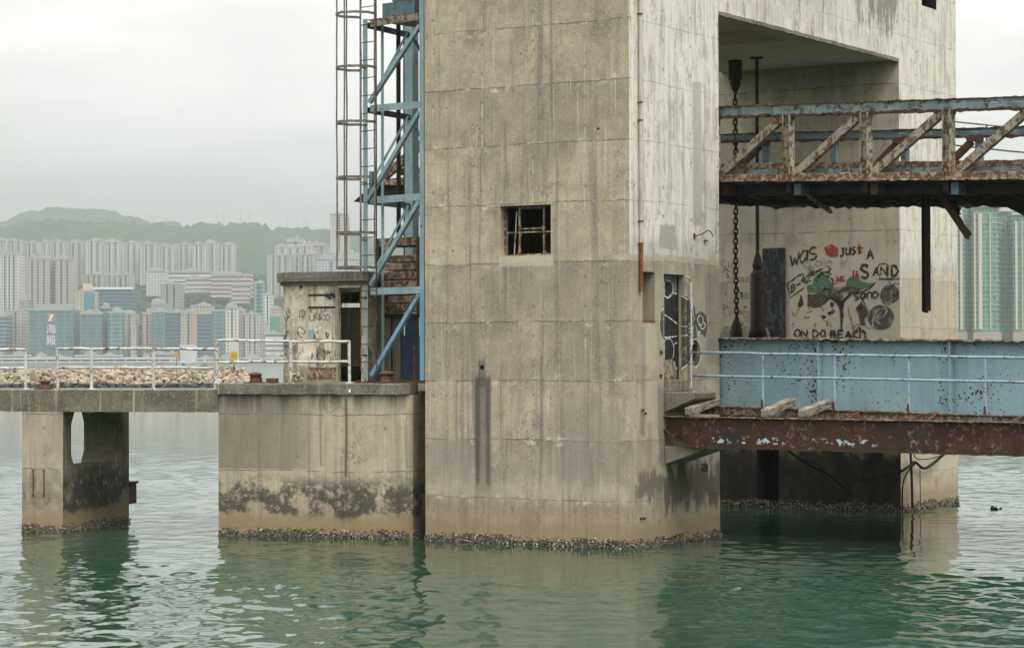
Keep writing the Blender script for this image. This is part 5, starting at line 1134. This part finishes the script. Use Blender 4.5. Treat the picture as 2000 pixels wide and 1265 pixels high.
# ------------------------------------------------------------------ ropes and flotsam
def rope(pts, r, mb): mb.tube(smooth(pts, 5), r, 6)
Z5 = lambda x, y: (1390 + x / 3.123, 860 + y / 3.123)
ROPE_G = 'wet ropes under the lower bridge'
for (pts, Xp, r, lab) in (([(1160, 185), (1215, 150), (1240, 130), (1290, 168), (1340, 148), (1420, 80)], .15, .035, 'thick knotted black rope sagging across the lit face of the far pylon'), ([(1213, 70), (1218, 170), (1222, 300), (1224, 412)], .15, .03, 'black rope hanging straight down into the water by the far pylon'), ([(1240, 140), (1190, 200), (1165, 280), (1163, 420)], .12, .022, 'black rope curving down along the corner of the far pylon'), ([(1230, 70), (1250, 110), (1330, 110), (1420, 85)], .2, .014, 'thin upper rope looping just under the rusty beam'), ([(1270, 165), (1272, 300), (1275, 400)], .18, .01, 'thinnest rope hanging right of the straight black rope')):
    rm = MB(); rope([onX(*Z5(x, y), Xp) for x, y in pts], r, rm); tag(rm.build('rope', M['rope']), lab, 'rope', ROPE_G)
for (pts, Yp, r, lab) in (([(460, 55), (560, 130), (700, 200), (800, 280), (860, 345)], 9.5, .03, 'long dark rope slanting down in front of the shaded wall'), ([(560, 120), (640, 140), (700, 200), (760, 210)], 9.6, .018, 'short rope branching off the long slanting rope'), ([(830, 60), (880, 110), (960, 130), (1060, 120), (1160, 185)], 10.5, .016, 'slack rope strung high across the shaded wall'), ([(860, 240), (1000, 230), (1160, 190)], 11, .02, 'nearly level rope low on the shaded wall')):
    rm = MB(); rope([onY(*Z5(x, y), Yp) for x, y in pts], r, rm); tag(rm.build('rope', M['rope']), lab, 'rope', ROPE_G)
q = onZ(1945, 993, .02); fm = MB()
for k in range(5): fm.blob((q[0] + random.uniform(-.1, .1), q[1] + random.uniform(-.08, .08), random.uniform(-.01, .05)), random.uniform(.03, .055), 2, .3, (1, 1, .7))
tag(fm.build('floating_debris', M['rope']), 'small dark lump floating on the open water at right', 'flotsam')

# ------------------------------------------------------------------ the far shore
CF = Fr((CP[0], CP[1], 0), math.degrees(TH))
def fz(px, py, D): return CF.onb(px, py, D)[2]
def fa(px, D): return (px - 1000) / F * D
# breakwater of tipped boulders
def rock_mat():
    n = NT('breakwater_rock'); P = n.pos(); x, y, z = n.xyz(P); i = n.n('ShaderNodeNewGeometry').outputs['Random Per Island']
    a = n.noise(P, 1.6, 5, .65, off=3)
    col = n.mix(i, (.25, .205, .14), (.45, .38, .275)); col = n.mix(n.rng(i, .86, .97), col, (.42, .27, .19)); col = n.mix(mul(n, n.rng(a, .45, .65), .4), col, (.30, .25, .18))
    col = n.mix(n.rng(n.m1('ADD', z, mul(n, n.m1('SUBTRACT', a, .5), .7)), .75, .35), col, (.055, .06, .055)); n.bump(a, .5, .3); return n.fin(col, .9, .2)
M['rock'] = rock_mat()
bw = MB(); BD = 353.0
bw.add([CF.w(a, b, z) for a in (fa(-160, BD), fa(500, BD)) for b, z in ((BD - .5, -1), (BD + 3.6, 1.9), (BD + 7, 1.9), (BD + 12, -1))], [(0, 1, 5, 4), (1, 2, 6, 5), (2, 3, 7, 6)])
a = fa(-160, BD)
while a < fa(494, BD):
    endf = min(1, max(.2, (fa(503, BD) - a) / 3.0))
    for r_ in range(8):
        zc = (.0 + 2.40 * r_ / 7) * endf; bb = BD + 1.0 * r_ * .6
        R_ = random.choice((.24, .3, .36, .42, .62)) * random.uniform(.85, 1.15); bw.blob(CF.w(a + random.uniform(-.5, .5), bb + random.uniform(-.3, .3), zc + random.uniform(-.18, .18)), R_, 1, .38, (random.uniform(1.0, 1.7), random.uniform(.8, 1.1), random.uniform(.5, .9)))
    a += .52
bwo = tag(bw.build('breakwater_rocks', M['rock']), 'low breakwater of tumbled tan boulders behind the pier railings', 'breakwater', kind='stuff')
M['leaf'] = flat('dry_weed_leaf', (.13, .14, .06), .9, .4)
def weed(px, py, w, h, label):
    q = CF.onb(px, py, BD + 4.5); t = thing('weedy_shrub', label, 'shrub', tuple(CF.w(q[0], BD + 4.5, q[2] - .3)), 31.66, 'weeds on the breakwater'); m_ = MB(); st_ = MB()
    for k in range(170):
        a_ = random.gauss(0, w * .36); z_ = random.uniform(.05, 1) * h * max(.15, 1 - abs(a_) / w); y_ = random.gauss(0, .3); d = random.uniform(.05, .12); t_ = random.uniform(0, 3.1)
        m_.add([(a_, y_, z_), (a_ + d * math.cos(t_), y_ + .05, z_ + d * math.sin(t_)), (a_ + d * .5, y_ - .05, z_ + d * 1.2), (a_ - d * .4, y_, z_ + d * .7)], [(0, 1, 2, 3)])
    for k in range(7): a_ = random.gauss(0, w * .3); st_.tube([(a_ * .4, 0, -.2), (a_, random.gauss(0, .2), h * .7)], .02, 5)
    m_.build('leaves', M['leaf'], t); st_.build('stems', M['timber'], t)
weed(358, 716, .95, .75, 'olive weed clump on the breakwater above the long white railing'); weed(399, 716, 1.1, .7, 'olive weed clump on the breakwater near the taller railing'); weed(457, 721, .45, .9, 'green weed around the yellow sign post')
def sign(px, py, w, h, D, mat, name, label, cat):
    q = CF.onb(px, py, D); t = thing(name, label, cat, tuple(CF.w(q[0], D, 1.9)), 31.66); z = q[2] - 1.9
    MB().tube([(0, .06, 0), (0, .06, z + h * .3)], .05, 7).build('post', M['rust'], t); return t, z
t, z = sign(457, 695, 0, 1.4, BD + 4, 'yellow', 'warning_sign', 'square yellow sign on a post above the breakwater rocks', 'sign'); MB().box(-.53, .53, -.03, .03, z - .68, z + .68).build('panel', M['yellow'], t); MB().box(-.36, .36, -.035, -.031, z - .05, z + .05).box(-.36, .36, -.035, -.031, z + .2, z + .28).box(-.36, .2, -.035, -.031, z - .3, z - .22).build('faded_marks', flat('faded_mark', (.20, .15, .05), .8, .2), t)
t, z = sign(345, 692, 0, .8, BD + 4, 'yellow', 'marker_post', 'small round yellow marker seen through the long railing', 'marker'); MB().tube([(0, -.03, z), (0, .03, z)], .36, 14).build('disc', flat('amber', (.50, .27, .05), .6, .2), t)
q = CF.onb(370, 735, BD - .5); pk = MB(); pk.bar(CF.w(*CF.onb(318, 756, BD - 1)[:2], .1), CF.w(*CF.onb(366, 724, BD - .2)[:2], CF.onb(366, 724, BD - .2)[2]), .22, .22)
tag(pk.build('leaning_pole', M['rustpale']), 'pole leaning on the breakwater rocks behind the long railing', 'pole')

# hills: one terrain rising from the far shore
def forest(name, c1, c2):
    n = NT(name); P = n.pos(); a = n.noise(P, .05, 5, .7, off=3); b = n.noise(P, .012, 4, .6, off=7); c = n.noise(P, .004, 3, off=2)
    col = n.mix(n.rng(a, .35, .65), c1, c2); col = n.mix(mul(n, n.rng(b, .5, .7), .5), col, (.10, .12, .05)); col = n.mix(mul(n, n.rng(c, .62, .72), .35), col, (.17, .16, .10)); n.bump(a, 1.0, 6); return n.fin(col, 1, .1)
M['forest'] = forest('forest_hillside', (.018, .042, .022), (.05, .085, .04))
RIDGE = [(-300, 455), (-120, 448), (0, 441), (50, 430), (110, 425), (180, 433), (230, 431), (280, 435), (300, 432), (340, 443), (372, 441), (384, 433), (400, 431), (425, 437), (470, 433), (503, 434), (528, 446), (545, 442), (575, 445), (600, 444), (640, 446), (690, 452), (740, 468), (800, 484), (900, 500), (1100, 530), (1300, 560), (1500, 610), (1700, 680), (1800, 711), (2200, 711)]
def ridge_at(px): return float(np.interp(px, [p[0] for p in RIDGE], [p[1] for p in RIDGE]))
DS = [(2250, .0), (2400, .10), (2700, .26), (3000, .36), (3500, .52), (4100, .8), (4500, 1.0), (4900, .86), (5600, .3)]
def terr(px, D):
    zr = (703 - ridge_at(px)) / F * 4500 + 3.7
    return max(1.2, zr * float(np.interp(D, [d[0] for d in DS], [d[1] for d in DS])))
def terrain(name, prof_px, Ds, fn, mat):
    vs, fs = [], []; k = len(prof_px); r3 = np.random.default_rng(5)
    for i, D in enumerate(Ds):
        for px in prof_px:
            z = fn(px, D); j = r3.normal(0, 1) * min(2.5, z * .012)
            vs.append(CF.w(fa(px, 4500 if False else D), D, z + j))
    for i in range(len(Ds) - 1):
        for j in range(k - 1): fs.append((i * k + j, i * k + j + 1, (i + 1) * k + j + 1, (i + 1) * k + j))
    return tag(MB().add(vs, fs).build(name, mat, smooth=True), kind='structure')
terrain('hills', list(range(-300, 2200, 7)), [2225, 2250, 2300, 2350] + list(range(2400, 4500, 70)) + [4500, 4560, 4650, 4800, 5000, 5300, 5600], terr, M['forest'])
def far_hill(px, D):
    pts = [(-350, 470), (-60, 445), (0, 434), (30, 419), (60, 408), (110, 402), (200, 406), (235, 414), (262, 423), (290, 431), (308, 434), (325, 428), (342, 429), (368, 442), (420, 470), (520, 560), (600, 690)]
    zr = (703 - np.interp(px, [p[0] for p in pts], [p[1] for p in pts])) / F * 6300 + 3; return max(1, zr * np.interp(D, (5650, 6300, 6800), (.2, 1, .5)))
terrain('hills_beyond', list(range(-350, 600, 9)), [5650, 5800, 6000, 6150, 6300, 6500, 6800], far_hill, M['forest'])
# trees low on the slope, far too many and too small to tell apart
tm = MB()
for k in range(2600):
    px = random.uniform(-20, 760); D = random.uniform(2290, 3300); z = terr(px, D); r_ = random.uniform(3, 5.5)
    tm.blob(CF.w(fa(px, D), D, z + r_ * .35), r_, 1, .3, (1.3, 1.2, .6))
tag(tm.build('hillside_trees', M['forest']), 'dark green trees covering the slope between the far buildings', 'trees', kind='stuff')

# city blocks
def facade(name, glass, pu=3.2, du=(.25, .75), pz=3.0, dz=(.3, .78), vary=.35, pier=0, rail=None, mullion=0):
    n = NT(name); o = n.obj(); x, y, z = n.xyz(o); ge = n.n('ShaderNodeNewGeometry'); nx, ny, nz_ = n.xyz(ge.outputs['Normal'])
    tcn = n.n('ShaderNodeTexCoord'); onx, ony, onz = n.xyz(tcn.outputs['Normal'])
    side = n.m1('GREATER_THAN', n.m1('ABSOLUTE', onx), .7); u = n.m1('ADD', n.m1('MULTIPLY', y, side), n.m1('MULTIPLY', x, n.m1('SUBTRACT', 1.0, side)))
    wall = n.n('ShaderNodeObjectInfo').outputs['Color']; fu = n.m1('FRACT', n.m1('DIVIDE', n.m1('ADD', u, 500), pu)); fv = n.m1('FRACT', n.m1('DIVIDE', z, pz))
    mu = mul(n, n.m1('GREATER_THAN', fu, du[0]), n.m1('LESS_THAN', fu, du[1])); mv = mul(n, n.m1('GREATER_THAN', fv, dz[0]), n.m1('LESS_THAN', fv, dz[1])); mk = mul(n, mu, mv)
    if pier:
        fp = n.m1('FRACT', n.m1('DIVIDE', n.m1('ADD', u, 500), pier)); mk = mul(n, mk, n.m1('LESS_THAN', fp, .8))
    roofm = n.m1('LESS_THAN', n.m1('ABSOLUTE', onz), .6); mk = mul(n, mk, roofm)
    wn_ = n.n('ShaderNodeTexWhiteNoise', noise_dimensions='3D'); n.l(n.vec(n.m1('FLOOR', n.m1('DIVIDE', n.m1('ADD', u, 500), pu)), n.m1('FLOOR', n.m1('DIVIDE', z, pz)), side), wn_.inputs['Vector'])
    g = n.mix(mul(n, wn_.outputs[0], vary), glass, tuple(min(.7, v * 2.2 + .08) for v in glass))
    st_ = n.noise(o, (.25, .25, .02), 3, .6); w2 = n.mix(mul(n, n.rng(st_, .45, .7), .25), wall, (.28, .27, .25))
    col = n.mix(mk, w2, g)
    if mullion:
        fm_ = n.m1('FRACT', n.m1('DIVIDE', n.m1('ADD', u, 500), mullion)); col = n.mix(mul(n, mul(n, n.m1('LESS_THAN', fm_, .16), roofm), .8), col, wall)
    return n.fin(col, n.val(mk, .9, .25), .4)
FM = {'punched': facade('facade_punched', (.10, .115, .12), 3.3, (.22, .74)), 'dense': facade('facade_dense', (.13, .14, .14), 2.4, (.18, .8), 2.9, (.25, .75)), 'bays': facade('facade_bays', (.10, .11, .115), 4.2, (.12, .62), 2.9, (.28, .8), .35, 12.6),
      'curtain': facade('facade_curtain', (.03, .10, .105), 1.6, (.0, 1.01), 3.8, (.2, 1.01), .35, 0, None, 8.0), 'curtain_blue': facade('facade_blue', (.022, .05, .08), 1.6, (0, 1.01), 3.6, (.32, 1.01), .3), 'ribbon': facade('facade_ribbon', (.13, .12, .12), 3, (0, 1.01), 4.6, (.42, .9), .25),
      'mint': facade('facade_mint', (.06, .16, .135), 3.4, (.15, .72), 3.1, (.2, .85), .5, 10), 'green': facade('facade_green_tower', (.035, .15, .105), 2.3, (.10, .9), 2.95, (.24, .96), .55)}
M['roofplant'] = flat('roof_plant', (.34, .34, .32), .9, .1); M['pinkwall'] = flat('pink_wall', (.42, .27, .22), .9, .1)
def tower(x0, x1, yt, D, style, col, label, group=None, depth=None, notches=0, roofs=1, base=None, name='tower_block', cat='building', yaw=0, extra=None):
    """one far building: footprint with bays, roof rooms, podium"""
    xm = (x0 + x1) / 2; w_ = (x1 - x0) / F * D; zb_ = terr(xm, D) - 6 if D > 2260 else .6
    if base is not None: zb_ = fz(xm, base, D)
    h = fz(xm, yt, D) - zb_; dp_ = depth or min(w_, 26)
    t = thing(name, label, cat, tuple(CF.w(fa(xm, D), D, zb_)), 31.66 + yaw, group)
    poly = [(-w_ / 2, 0)]
    if notches:
        s_ = w_ / (notches + 1); nw = min(3.2, s_ * .28)
        for k in range(1, notches + 1): c_ = -w_ / 2 + s_ * k; poly += [(c_ - nw / 2, 0), (c_ - nw / 2, 4), (c_ + nw / 2, 4), (c_ + nw / 2, 0)]
    poly += [(w_ / 2, 0), (w_ / 2, dp_), (-w_ / 2, dp_)]
    o = MB().foot(poly, 0, h).build('wall', FM[style], t); k_ = random.uniform(.68, .84); o.color = tuple(v * k_ for v in col) + (1,)
    for k in range(roofs):
        c_ = -w_ / 2 + w_ * (k + .5) / roofs + random.uniform(-1, 1); c_ += w_ / roofs * random.uniform(-.14, .14); rw = w_ / roofs * random.uniform(.14, .36); rh = random.uniform(1.0, 3.6)
        r_ = MB().box(c_ - rw, c_ + rw, 2.5, dp_ - 3, h + .01, h + rh).box(c_ - rw * .5, c_ + rw * .3, 4, dp_ - 5, h + rh + .01, h + rh + 1.4).build('roof_room', M['roofplant'], t)
    MB().box(-w_ / 2 - .4, w_ / 2 + .4, -.5, -.02, h - .9, h + .9).build('parapet', M['roofplant'], t)
    if extra: extra(t, w_, h, dp_)
    return t
PALE = (.60, .60, .575); GREY = (.48, .465, .44); BEI = (.52, .48, .42); WHT = (.70, .71, .70); TEAL = (.17, .27, .27); CRM = (.60, .53, .36); PNK = (.56, .44, .39)
row = [(-14, 13), (13, 46), (47, 77), (77, 95), (95, 130), (131, 165), (167, 201), (202, 236), (239, 273), (274, 307), (308, 342), (343, 374), (375, 402), (402, 426), (427, 457)]
ords = ['first', 'second', 'third', 'fourth', 'fifth', 'sixth', 'seventh', 'eighth', 'ninth', 'tenth', 'eleventh', 'twelfth', 'thirteenth', 'fourteenth', 'fifteenth']
for i, (a, b) in enumerate(row):
    tower(a, b, (472 if i < 8 else 477) + random.uniform(-3, 3), 3000 + (i % 3) * 12, 'bays', PALE if i != 3 else (.64, .61, .52), 'pale tower of the high back row under the hills, %s from the left edge' % ords[i], 'row of tall pale towers below the hills', 24, 2 if b - a > 25 else 1, 1)
def pinkside(t, w, h, d): MB().box(w * .36, w * .5 + .35, -.55, d + .3, 0, h - 3).build('pink_side', M['pinkwall'], t)
D0 = 2252
tower(0, 36, 496, 2330, 'punched', PALE, 'tall pale tower with small square windows at the far left edge', None, 30, 3, 2)
tower(37, 50, 512, 2420, 'dense', PNK, 'thin pinkish tower squeezed beside the tall pale tower at the left edge', None, 20)
tower(51, 97, 504, 2560, 'dense', BEI, 'wide beige tower left of the narrow blue gap of the twin towers', 'twin beige towers', 28, 3, 2)
tower(97, 108, 508, 2575, 'curtain_blue', (.30, .36, .38), 'narrow dark blue strip of building between the twin beige towers', None, 16, 0, 1)
tower(108, 143, 505, 2560, 'dense', BEI, 'beige tower right of the narrow blue gap of the twin towers', 'twin beige towers', 28, 2, 1)
tower(-20, 13, 616, D0, 'curtain_blue', (.30, .40, .42), 'low blue glass office cut by the left edge of the photo', None, 30, 0, 1)
tower(14, 46, 606, 2290, 'punched', (.58, .55, .5), 'beige block of square windows in front of the tall pale tower', None, 26, 1, 1)
tower(37, 54, 585, 2310, 'dense', (.36, .37, .37), 'small grey block wedged left of the green glass office', None, 20)
# green glass office with its roof sign
CJK = '海', '殿'
def office_sign(t, w, h, d):
    b_ = MB().box(-w * .34, w * .34, 2, d - 2, h + .01, h + 5).build('plant_floor', M['roofplant'], t)
    s_ = MB().box(w * -.065, w * .075, -.9, -.05, h - 35, h - 13).build('sign_board', flat('violet_sign', (.13, .095, .24), .7, .1), t)
    MB().box(-w * .06, w * .07, -.9, -.05, h - 11.4, h - 3.6).build('logo_panel', flat('red_logo', (.50, .20, .18), .7, .1), t)
    MB().prism([(-2.4, -3), (-.6, -3), (2.4, 2.2), (.6, 3)], (0, -1.2, h - 7.5), (0, -.91, h - 7.5)).build('logo_mark', M['whitep'], t)
    for i, ch in enumerate(CJK):
        cu = bpy.data.curves.new('glyph', 'FONT'); cu.body = ch; cu.size = 9.6; cu.extrude = .12; cu.align_x = 'CENTER'; cu.align_y = 'CENTER'; tmp = bpy.data.objects.new('glyph', cu); C.objects.link(tmp)
        bpy.context.view_layer.update(); me = bpy.data.meshes.new_from_object(tmp.evaluated_get(bpy.context.evaluated_depsgraph_get())); bpy.data.objects.remove(tmp)
        me.materials.clear(); me.materials.append(M['whitep']); g = bpy.data.objects.new('lettering', me); C.objects.link(g); g.parent = s_; g.location = (w * .005, -1.1, h - 18.6 - 10.4 * i); g.rotation_euler = (rad(90), 0, 0)
tower(56, 143, 604, D0, 'curtain', TEAL, 'broad green glass office with a violet vertical sign in white characters', None, 36, 0, 0, extra=office_sign)
def steps(t, w, h, d): MB().box(w * -.12, w * .2, 1, d - 2, h, h + 7).build('roof_step', flat('cream', (.60, .48, .32), .9, .1), t); MB().box(-w * .05, w * .52, -.7, -.05, h * .62, h - 2).build('glass_panel', flat('teal_glass', (.06, .20, .24), .3, .1), t)
tower(147, 184, 568, 2330, 'punched', CRM, 'cream yellow stepped building with a teal glass corner', None, 24, 0, 1, extra=steps)
def frames(t, w, h, d):
    m_ = MB(); m_.box(-w * .68, w * .52, -1.3, -.1, h - 1, h + 1.2)
    for z in (h - 23, h - 37): m_.box(-w * .5, w * .52, -1.2, -.1, z - 1, z + 1)
    for x in (-.25, .02): m_.box(w * x - 1, w * x + 1, -1.25, -.11, h - 45, h - 23)
    m_.build('white_frame', M['whitep'], t)
tower(184, 259, 563, 2400, 'curtain_blue', (.06, .19, .24), 'blue glass slab behind with white horizontal frames', None, 30, 0, 0, extra=frames)
tower(163, 203, 536, 2620, 'mint', PNK, 'mint and pink housing block above the blue glass slab, left half', None, 24, 3, 1)
tower(203, 257, 536, 2632, 'mint', (.50, .52, .47), 'mint green housing block above the blue glass slab, right half', None, 24, 4, 2)
tower(157, 200, 612, D0, 'curtain', TEAL, 'teal office in front of the cream yellow stepped building', None, 30, 0, 1)
tower(196, 212, 600, 2275, 'curtain_blue', (.22, .29, .31), 'slim dark office with a tall roof plant between two teal offices', None, 24, 0, 1)
tower(211, 240, 609, D0, 'curtain', (.24, .35, .37), 'pale teal office right of the slim dark office', None, 28, 0, 1)
tower(240, 265, 612, 2262, 'dense', BEI, 'slender beige apartment tower at the edge of the green slope', None, 22, 1, 1)
tower(255, 266, 640, 2254, 'dense', (.5, .47, .42), 'low beige wing stepping down from the slender beige tower', None, 18)
tower(285, 322, 529, 2700, 'punched', WHT, 'white hospital wing with a grid of windows, left end on the slope', None, 30, 0, 1, base=578)
tower(322, 412, 530, 2740, 'ribbon', WHT, 'long white slab of ribbon windows on the green slope', None, 24, 0, 3, base=572)
tower(362, 413, 544, 2690, 'ribbon', (.68, .68, .62), 'low white annexe with a cream band beside the striped building', None, 24, 0, 1, base=570)
tower(313, 353, 554, 2480, 'dense', (.42, .42, .39), 'grey apartment tower with a green roof band in front of the white hospital', None, 26, 2, 1)
tower(278, 297, 612, 2262, 'punched', PNK, 'narrow pink and grey apartment tower left of the teal and navy pair', None, 22, 1, 1)
tower(297, 323, 608, D0, 'curtain', TEAL, 'teal glass half of the teal and navy office pair', None, 28, 0, 1)
tower(323, 351, 609, 2253, 'curtain_blue', (.16, .22, .26), 'navy glass half of the teal and navy office pair', None, 28, 0, 1)
tower(295, 323, 592, 2330, 'dense', (.46, .43, .42), 'dull pink block rising behind the teal glass office', None, 22)
def podium(t, w, h, d): MB().box(-w * .5 - .3, w * .5 + .3, -.9, d, 0, 18).build('podium', flat('podium_wall', (.50, .50, .48), .9, .1), t); MB().box(w * .22, w * .5 + .2, -.6, d, 18.1, h - 4).build('pink_side', M['pinkwall'], t)
tower(352, 384, 609, D0, 'dense', BEI, 'beige and pink apartment tower on a white podium', None, 26, 1, 1, extra=podium)
tower(384, 414, 612, D0 + 1, 'curtain_blue', (.17, .23, .28), 'navy striped office right of the white podium', None, 28, 0, 0)
tower(414, 441, 606, D0, 'curtain', (.23, .34, .34), 'teal striped office joined to the navy striped office', None, 28, 0, 0)
tower(372, 413, 597, 2310, 'punched', CRM, 'cream block with a small tower behind the navy striped office', None, 24, 0, 1)
tower(440, 466, 600, D0, 'punched', (.68, .65, .58), 'cream white tower with a blank centre right of the teal striped office', None, 26, 1, 1, extra=lambda t, w, h, d: MB().box(-w * .12, w * .5, -.5, -.05, 0, 24).build('blank_wall', flat('blank_plaster', (.50, .49, .46), .9, .1), t))
tower(466, 476, 604, 2258, 'dense', PNK, 'thin pinkish strip of flats right of the cream white tower', None, 20)
tower(412, 490, 536, 2660, 'ribbon', (.66, .57, .54), 'long white building with red horizontal stripes on the slope', None, 26, 0, 1, base=580, extra=lambda t, w, h, d: [MB().box(-w * .5 - .1, w * .5 + .1, -.4, -.05, z, z + 1.2).build('red_stripe', M['pinkwall'], t) for z in (4.2, 8.8, 13.4, 18)])
tower(452, 485, 556, 2560, 'ribbon', (.64, .57, .53), 'small white and red block below the striped building', None, 20, 0, 1, base=592)
tower(478, 507, 613, 2254, 'dense', (.55, .54, .51), 'grey cruciform apartment tower left of the hut', None, 24, 2, 1)
tower(507, 521, 632, 2256, 'dense', BEI, 'thin beige tower between the grey cruciform tower and the hut', None, 20)
tower(496, 514, 552, 2400, 'curtain', (.42, .48, .47), 'tall thin glassy tower rising on the slope left of the hut roof', None, 20, 1, 1)
tower(514, 531, 575, 2330, 'punched', WHT, 'white stepped tower half hidden by the hut', None, 20, 1, 1)
tower(527, 548, 602, 2290, 'dense', (.52, .42, .37), 'block wrapped in green scaffold netting beside the hut', None, 20, 0, 1, extra=lambda t, w, h, d: MB().box(-w * .5, w * .5, -1, -.1, h * .15, h - 8).build('netting', flat('green_net', (.06, .24, .15), .9, .2), t))
tower(518, 550, 651, 2253, 'ribbon', (.66, .66, .64), 'white office block low beside the hut', None, 24, 0, 1)
tower(522, 570, 498, 2800, 'bays', (.55, .53, .52), 'broad grey housing estate block behind the hut, left part', None, 26, 3, 1)
tower(570, 612, 497, 2812, 'bays', (.52, .51, .50), 'broad grey housing estate block behind the hut, right part', None, 26, 3, 1)
tower(537, 610, 481, 2860, 'bays', (.55, .53, .51), 'set back grey block above the broad housing estate', None, 24, 4, 2)
tower(560, 594, 468, 2920, 'ribbon', WHT, 'white topped block highest in the housing estate', None, 20, 1, 3)
tower(594, 626, 474, 2930, 'ribbon', (.66, .63, .58), 'white and cream terrace at the top right of the housing estate', None, 20, 0, 2)
tower(616, 641, 479, 2780, 'dense', (.55, .46, .41), 'pinkish block between the estate and the tall pink edged tower', None, 22, 1, 1)
tower(645, 680, 418, 2700, 'punched', (.62, .60, .59), 'tallest pale tower with a pink right edge behind the ladder', None, 24, 1, 1, extra=pinkside)
tower(618, 704, 505, 2640, 'punched', (.62, .64, .66), 'wide pale blue block behind the cage ladder foot', None, 24, 2, 2)
tower(640, 705, 494, 2690, 'dense', (.55, .55, .55), 'grey block just above the wide pale blue block', None, 22, 1, 1)
tower(700, 760, 520, 2650, 'dense', (.55, .54, .52), 'grey block mostly hidden behind the blue lattice', None, 22, 1, 1)
# low buildings, sheds and the road along the shore
for (x0, x1, yt, c_, lab) in ((-20, 60, 694, (.30, .34, .33), 'low grey green waterfront shed at the left edge'), (60, 140, 698, (.58, .57, .54), 'long pale waterfront shed below the green glass office'), (146, 240, 694, (.52, .50, .46), 'pale waterfront building with dark openings'), (240, 300, 699, (.60, .60, .58), 'white low sheds below the slender beige tower'), (296, 345, 690, (.55, .56, .55), 'white terraces at the foot of the teal and navy pair'), (384, 470, 700, (.50, .51, .50), 'long low wall building below the striped offices'), (476, 545, 699, (.46, .47, .47), 'grey low building by the water left of the hut')):
    tower(x0, x1, yt, 2235, 'ribbon', c_, lab, None, 14, 0, 2, name='low_building')
rd = MB(); 
for D, y0, y1, x0, x1 in ((2228, 698.5, 701.5, -200, 330), (2226, 705, 708, -250, 900)):
    rd.box(fa(x0, D), fa(x1, D), D, D + 8, fz(300, y1, D), fz(300, y0, D))
for px in range(-240, 900, 22): rd.box(fa(px, 2228), fa(px, 2228) + 1.2, 2229, 2232, 0, fz(300, 700, 2228))
rdo = rd.build('elevated_road', flat('road_concrete', (.50, .51, .50), .9, .1)); rdo.location = (CP[0], CP[1], 0); rdo.rotation_euler = (0, 0, TH); tag(rdo, kind='structure')
sw_ = MB().box(fa(-400, 2222), fa(2300, 2222), 2222, 2500, -1, 1.6).build('seawall', flat('seawall_stone', (.30, .31, .29), .9, .2)); sw_.location = (CP[0], CP[1], 0); sw_.rotation_euler = (0, 0, TH); tag(sw_, kind='structure')
# green residential towers at the right
def greenbits(piers, bands):
    def f(t, w, h, d):
        m_ = MB()
        for (x, ww) in piers: m_.box(-w / 2 + w * x, -w / 2 + w * (x + ww), -1.5, -.02, 9, h - 4)
        m_.build('vertical_pier', flat('cream_pier', (.52, .47, .39), .9, .06), t)
        m_ = MB(); k = 0; z = 12
        while z < h: m_.box(-w / 2 - .25, w / 2 + .25, -.32, -.05, z, z + .32); z += 2.95
        m_.build('floor_bands', flat('pale_bands', (.34, .42, .37), .9, .08), t)
        m_ = MB(); m_.box(-w / 2 - .8, w / 2 + .8, -1.8, -.03, 0, 7.5); m_.build('podium', flat('pink_podium', (.36, .29, .26), .9, .1), t)
        m_ = MB(); m_.box(-w / 2 - 1, w / 2 + .6, -1.9, 2, h + .1, h + 1.3).box(-w * .3, w * .25, 1, d - 3, h + 1.4, h + 5); m_.build('cornice', flat('cream_cornice', (.50, .46, .39), .9, .06), t)
    return f
GD = 1500; GRN = (.33, .40, .35)
for (x0, x1, yt, D, piers, lab) in ((1858, 1886, 397, GD + 6, ((.40, .06), (.60, .2)), 'green glass apartment tower just right of the far pylon'), (1886, 1902, 401, GD + 14, ((.1, .08),), 'recessed green tower strip with dark windows right of the first tower'), (1903, 1952, 404, GD, ((.17, .14), (.62, .04), (.0, .05)), 'broad green apartment tower with a wide cream pier'), (1952, 1980, 414, GD + 14, ((.45, .03),), 'recessed dark green tower strip with open balconies'), (1980, 2040, 420, GD, ((.05, .07), (.26, .03)), 'green apartment tower cut by the right edge of the photo')):
    tower(x0, x1, yt, D, 'green', GRN, lab, 'green apartment towers at the right', 22, 0, 0, base=672, extra=greenbits(piers, True), name='apartment_tower')
for px in (425, 437, 470, 488, 561, 594, 600, 297): 
    D = 4480; q = terr(px, D); t = thing('radio_mast', 'hair thin radio mast on the hill ridge', 'mast', tuple(CF.w(fa(px, D), D, q - 2)), 0, 'radio masts on the ridge'); MB().tube([(0, 0, 0), (0, 0, 26)], [.7, .3], 5).build('mast', M['roofplant'], t)

# ------------------------------------------------------------------ the damp air over the harbour
hz_ = bpy.data.materials.new('haze_air'); hz_.use_nodes = True; t_ = hz_.node_tree; t_.nodes.clear()
o_ = t_.nodes.new('ShaderNodeOutputMaterial'); v_ = t_.nodes.new('ShaderNodeVolumePrincipled'); t_.links.new(v_.outputs[0], o_.inputs['Volume'])
v_.inputs['Color'].default_value = (.53, .58, .568, 1); v_.inputs['Density'].default_value = .00020; v_.inputs['Anisotropy'].default_value = 0
hb_ = MB().box(-7600, 7600, -7600, 7600, -2.6, 520).build('haze', hz_); tag(hb_, kind='stuff')
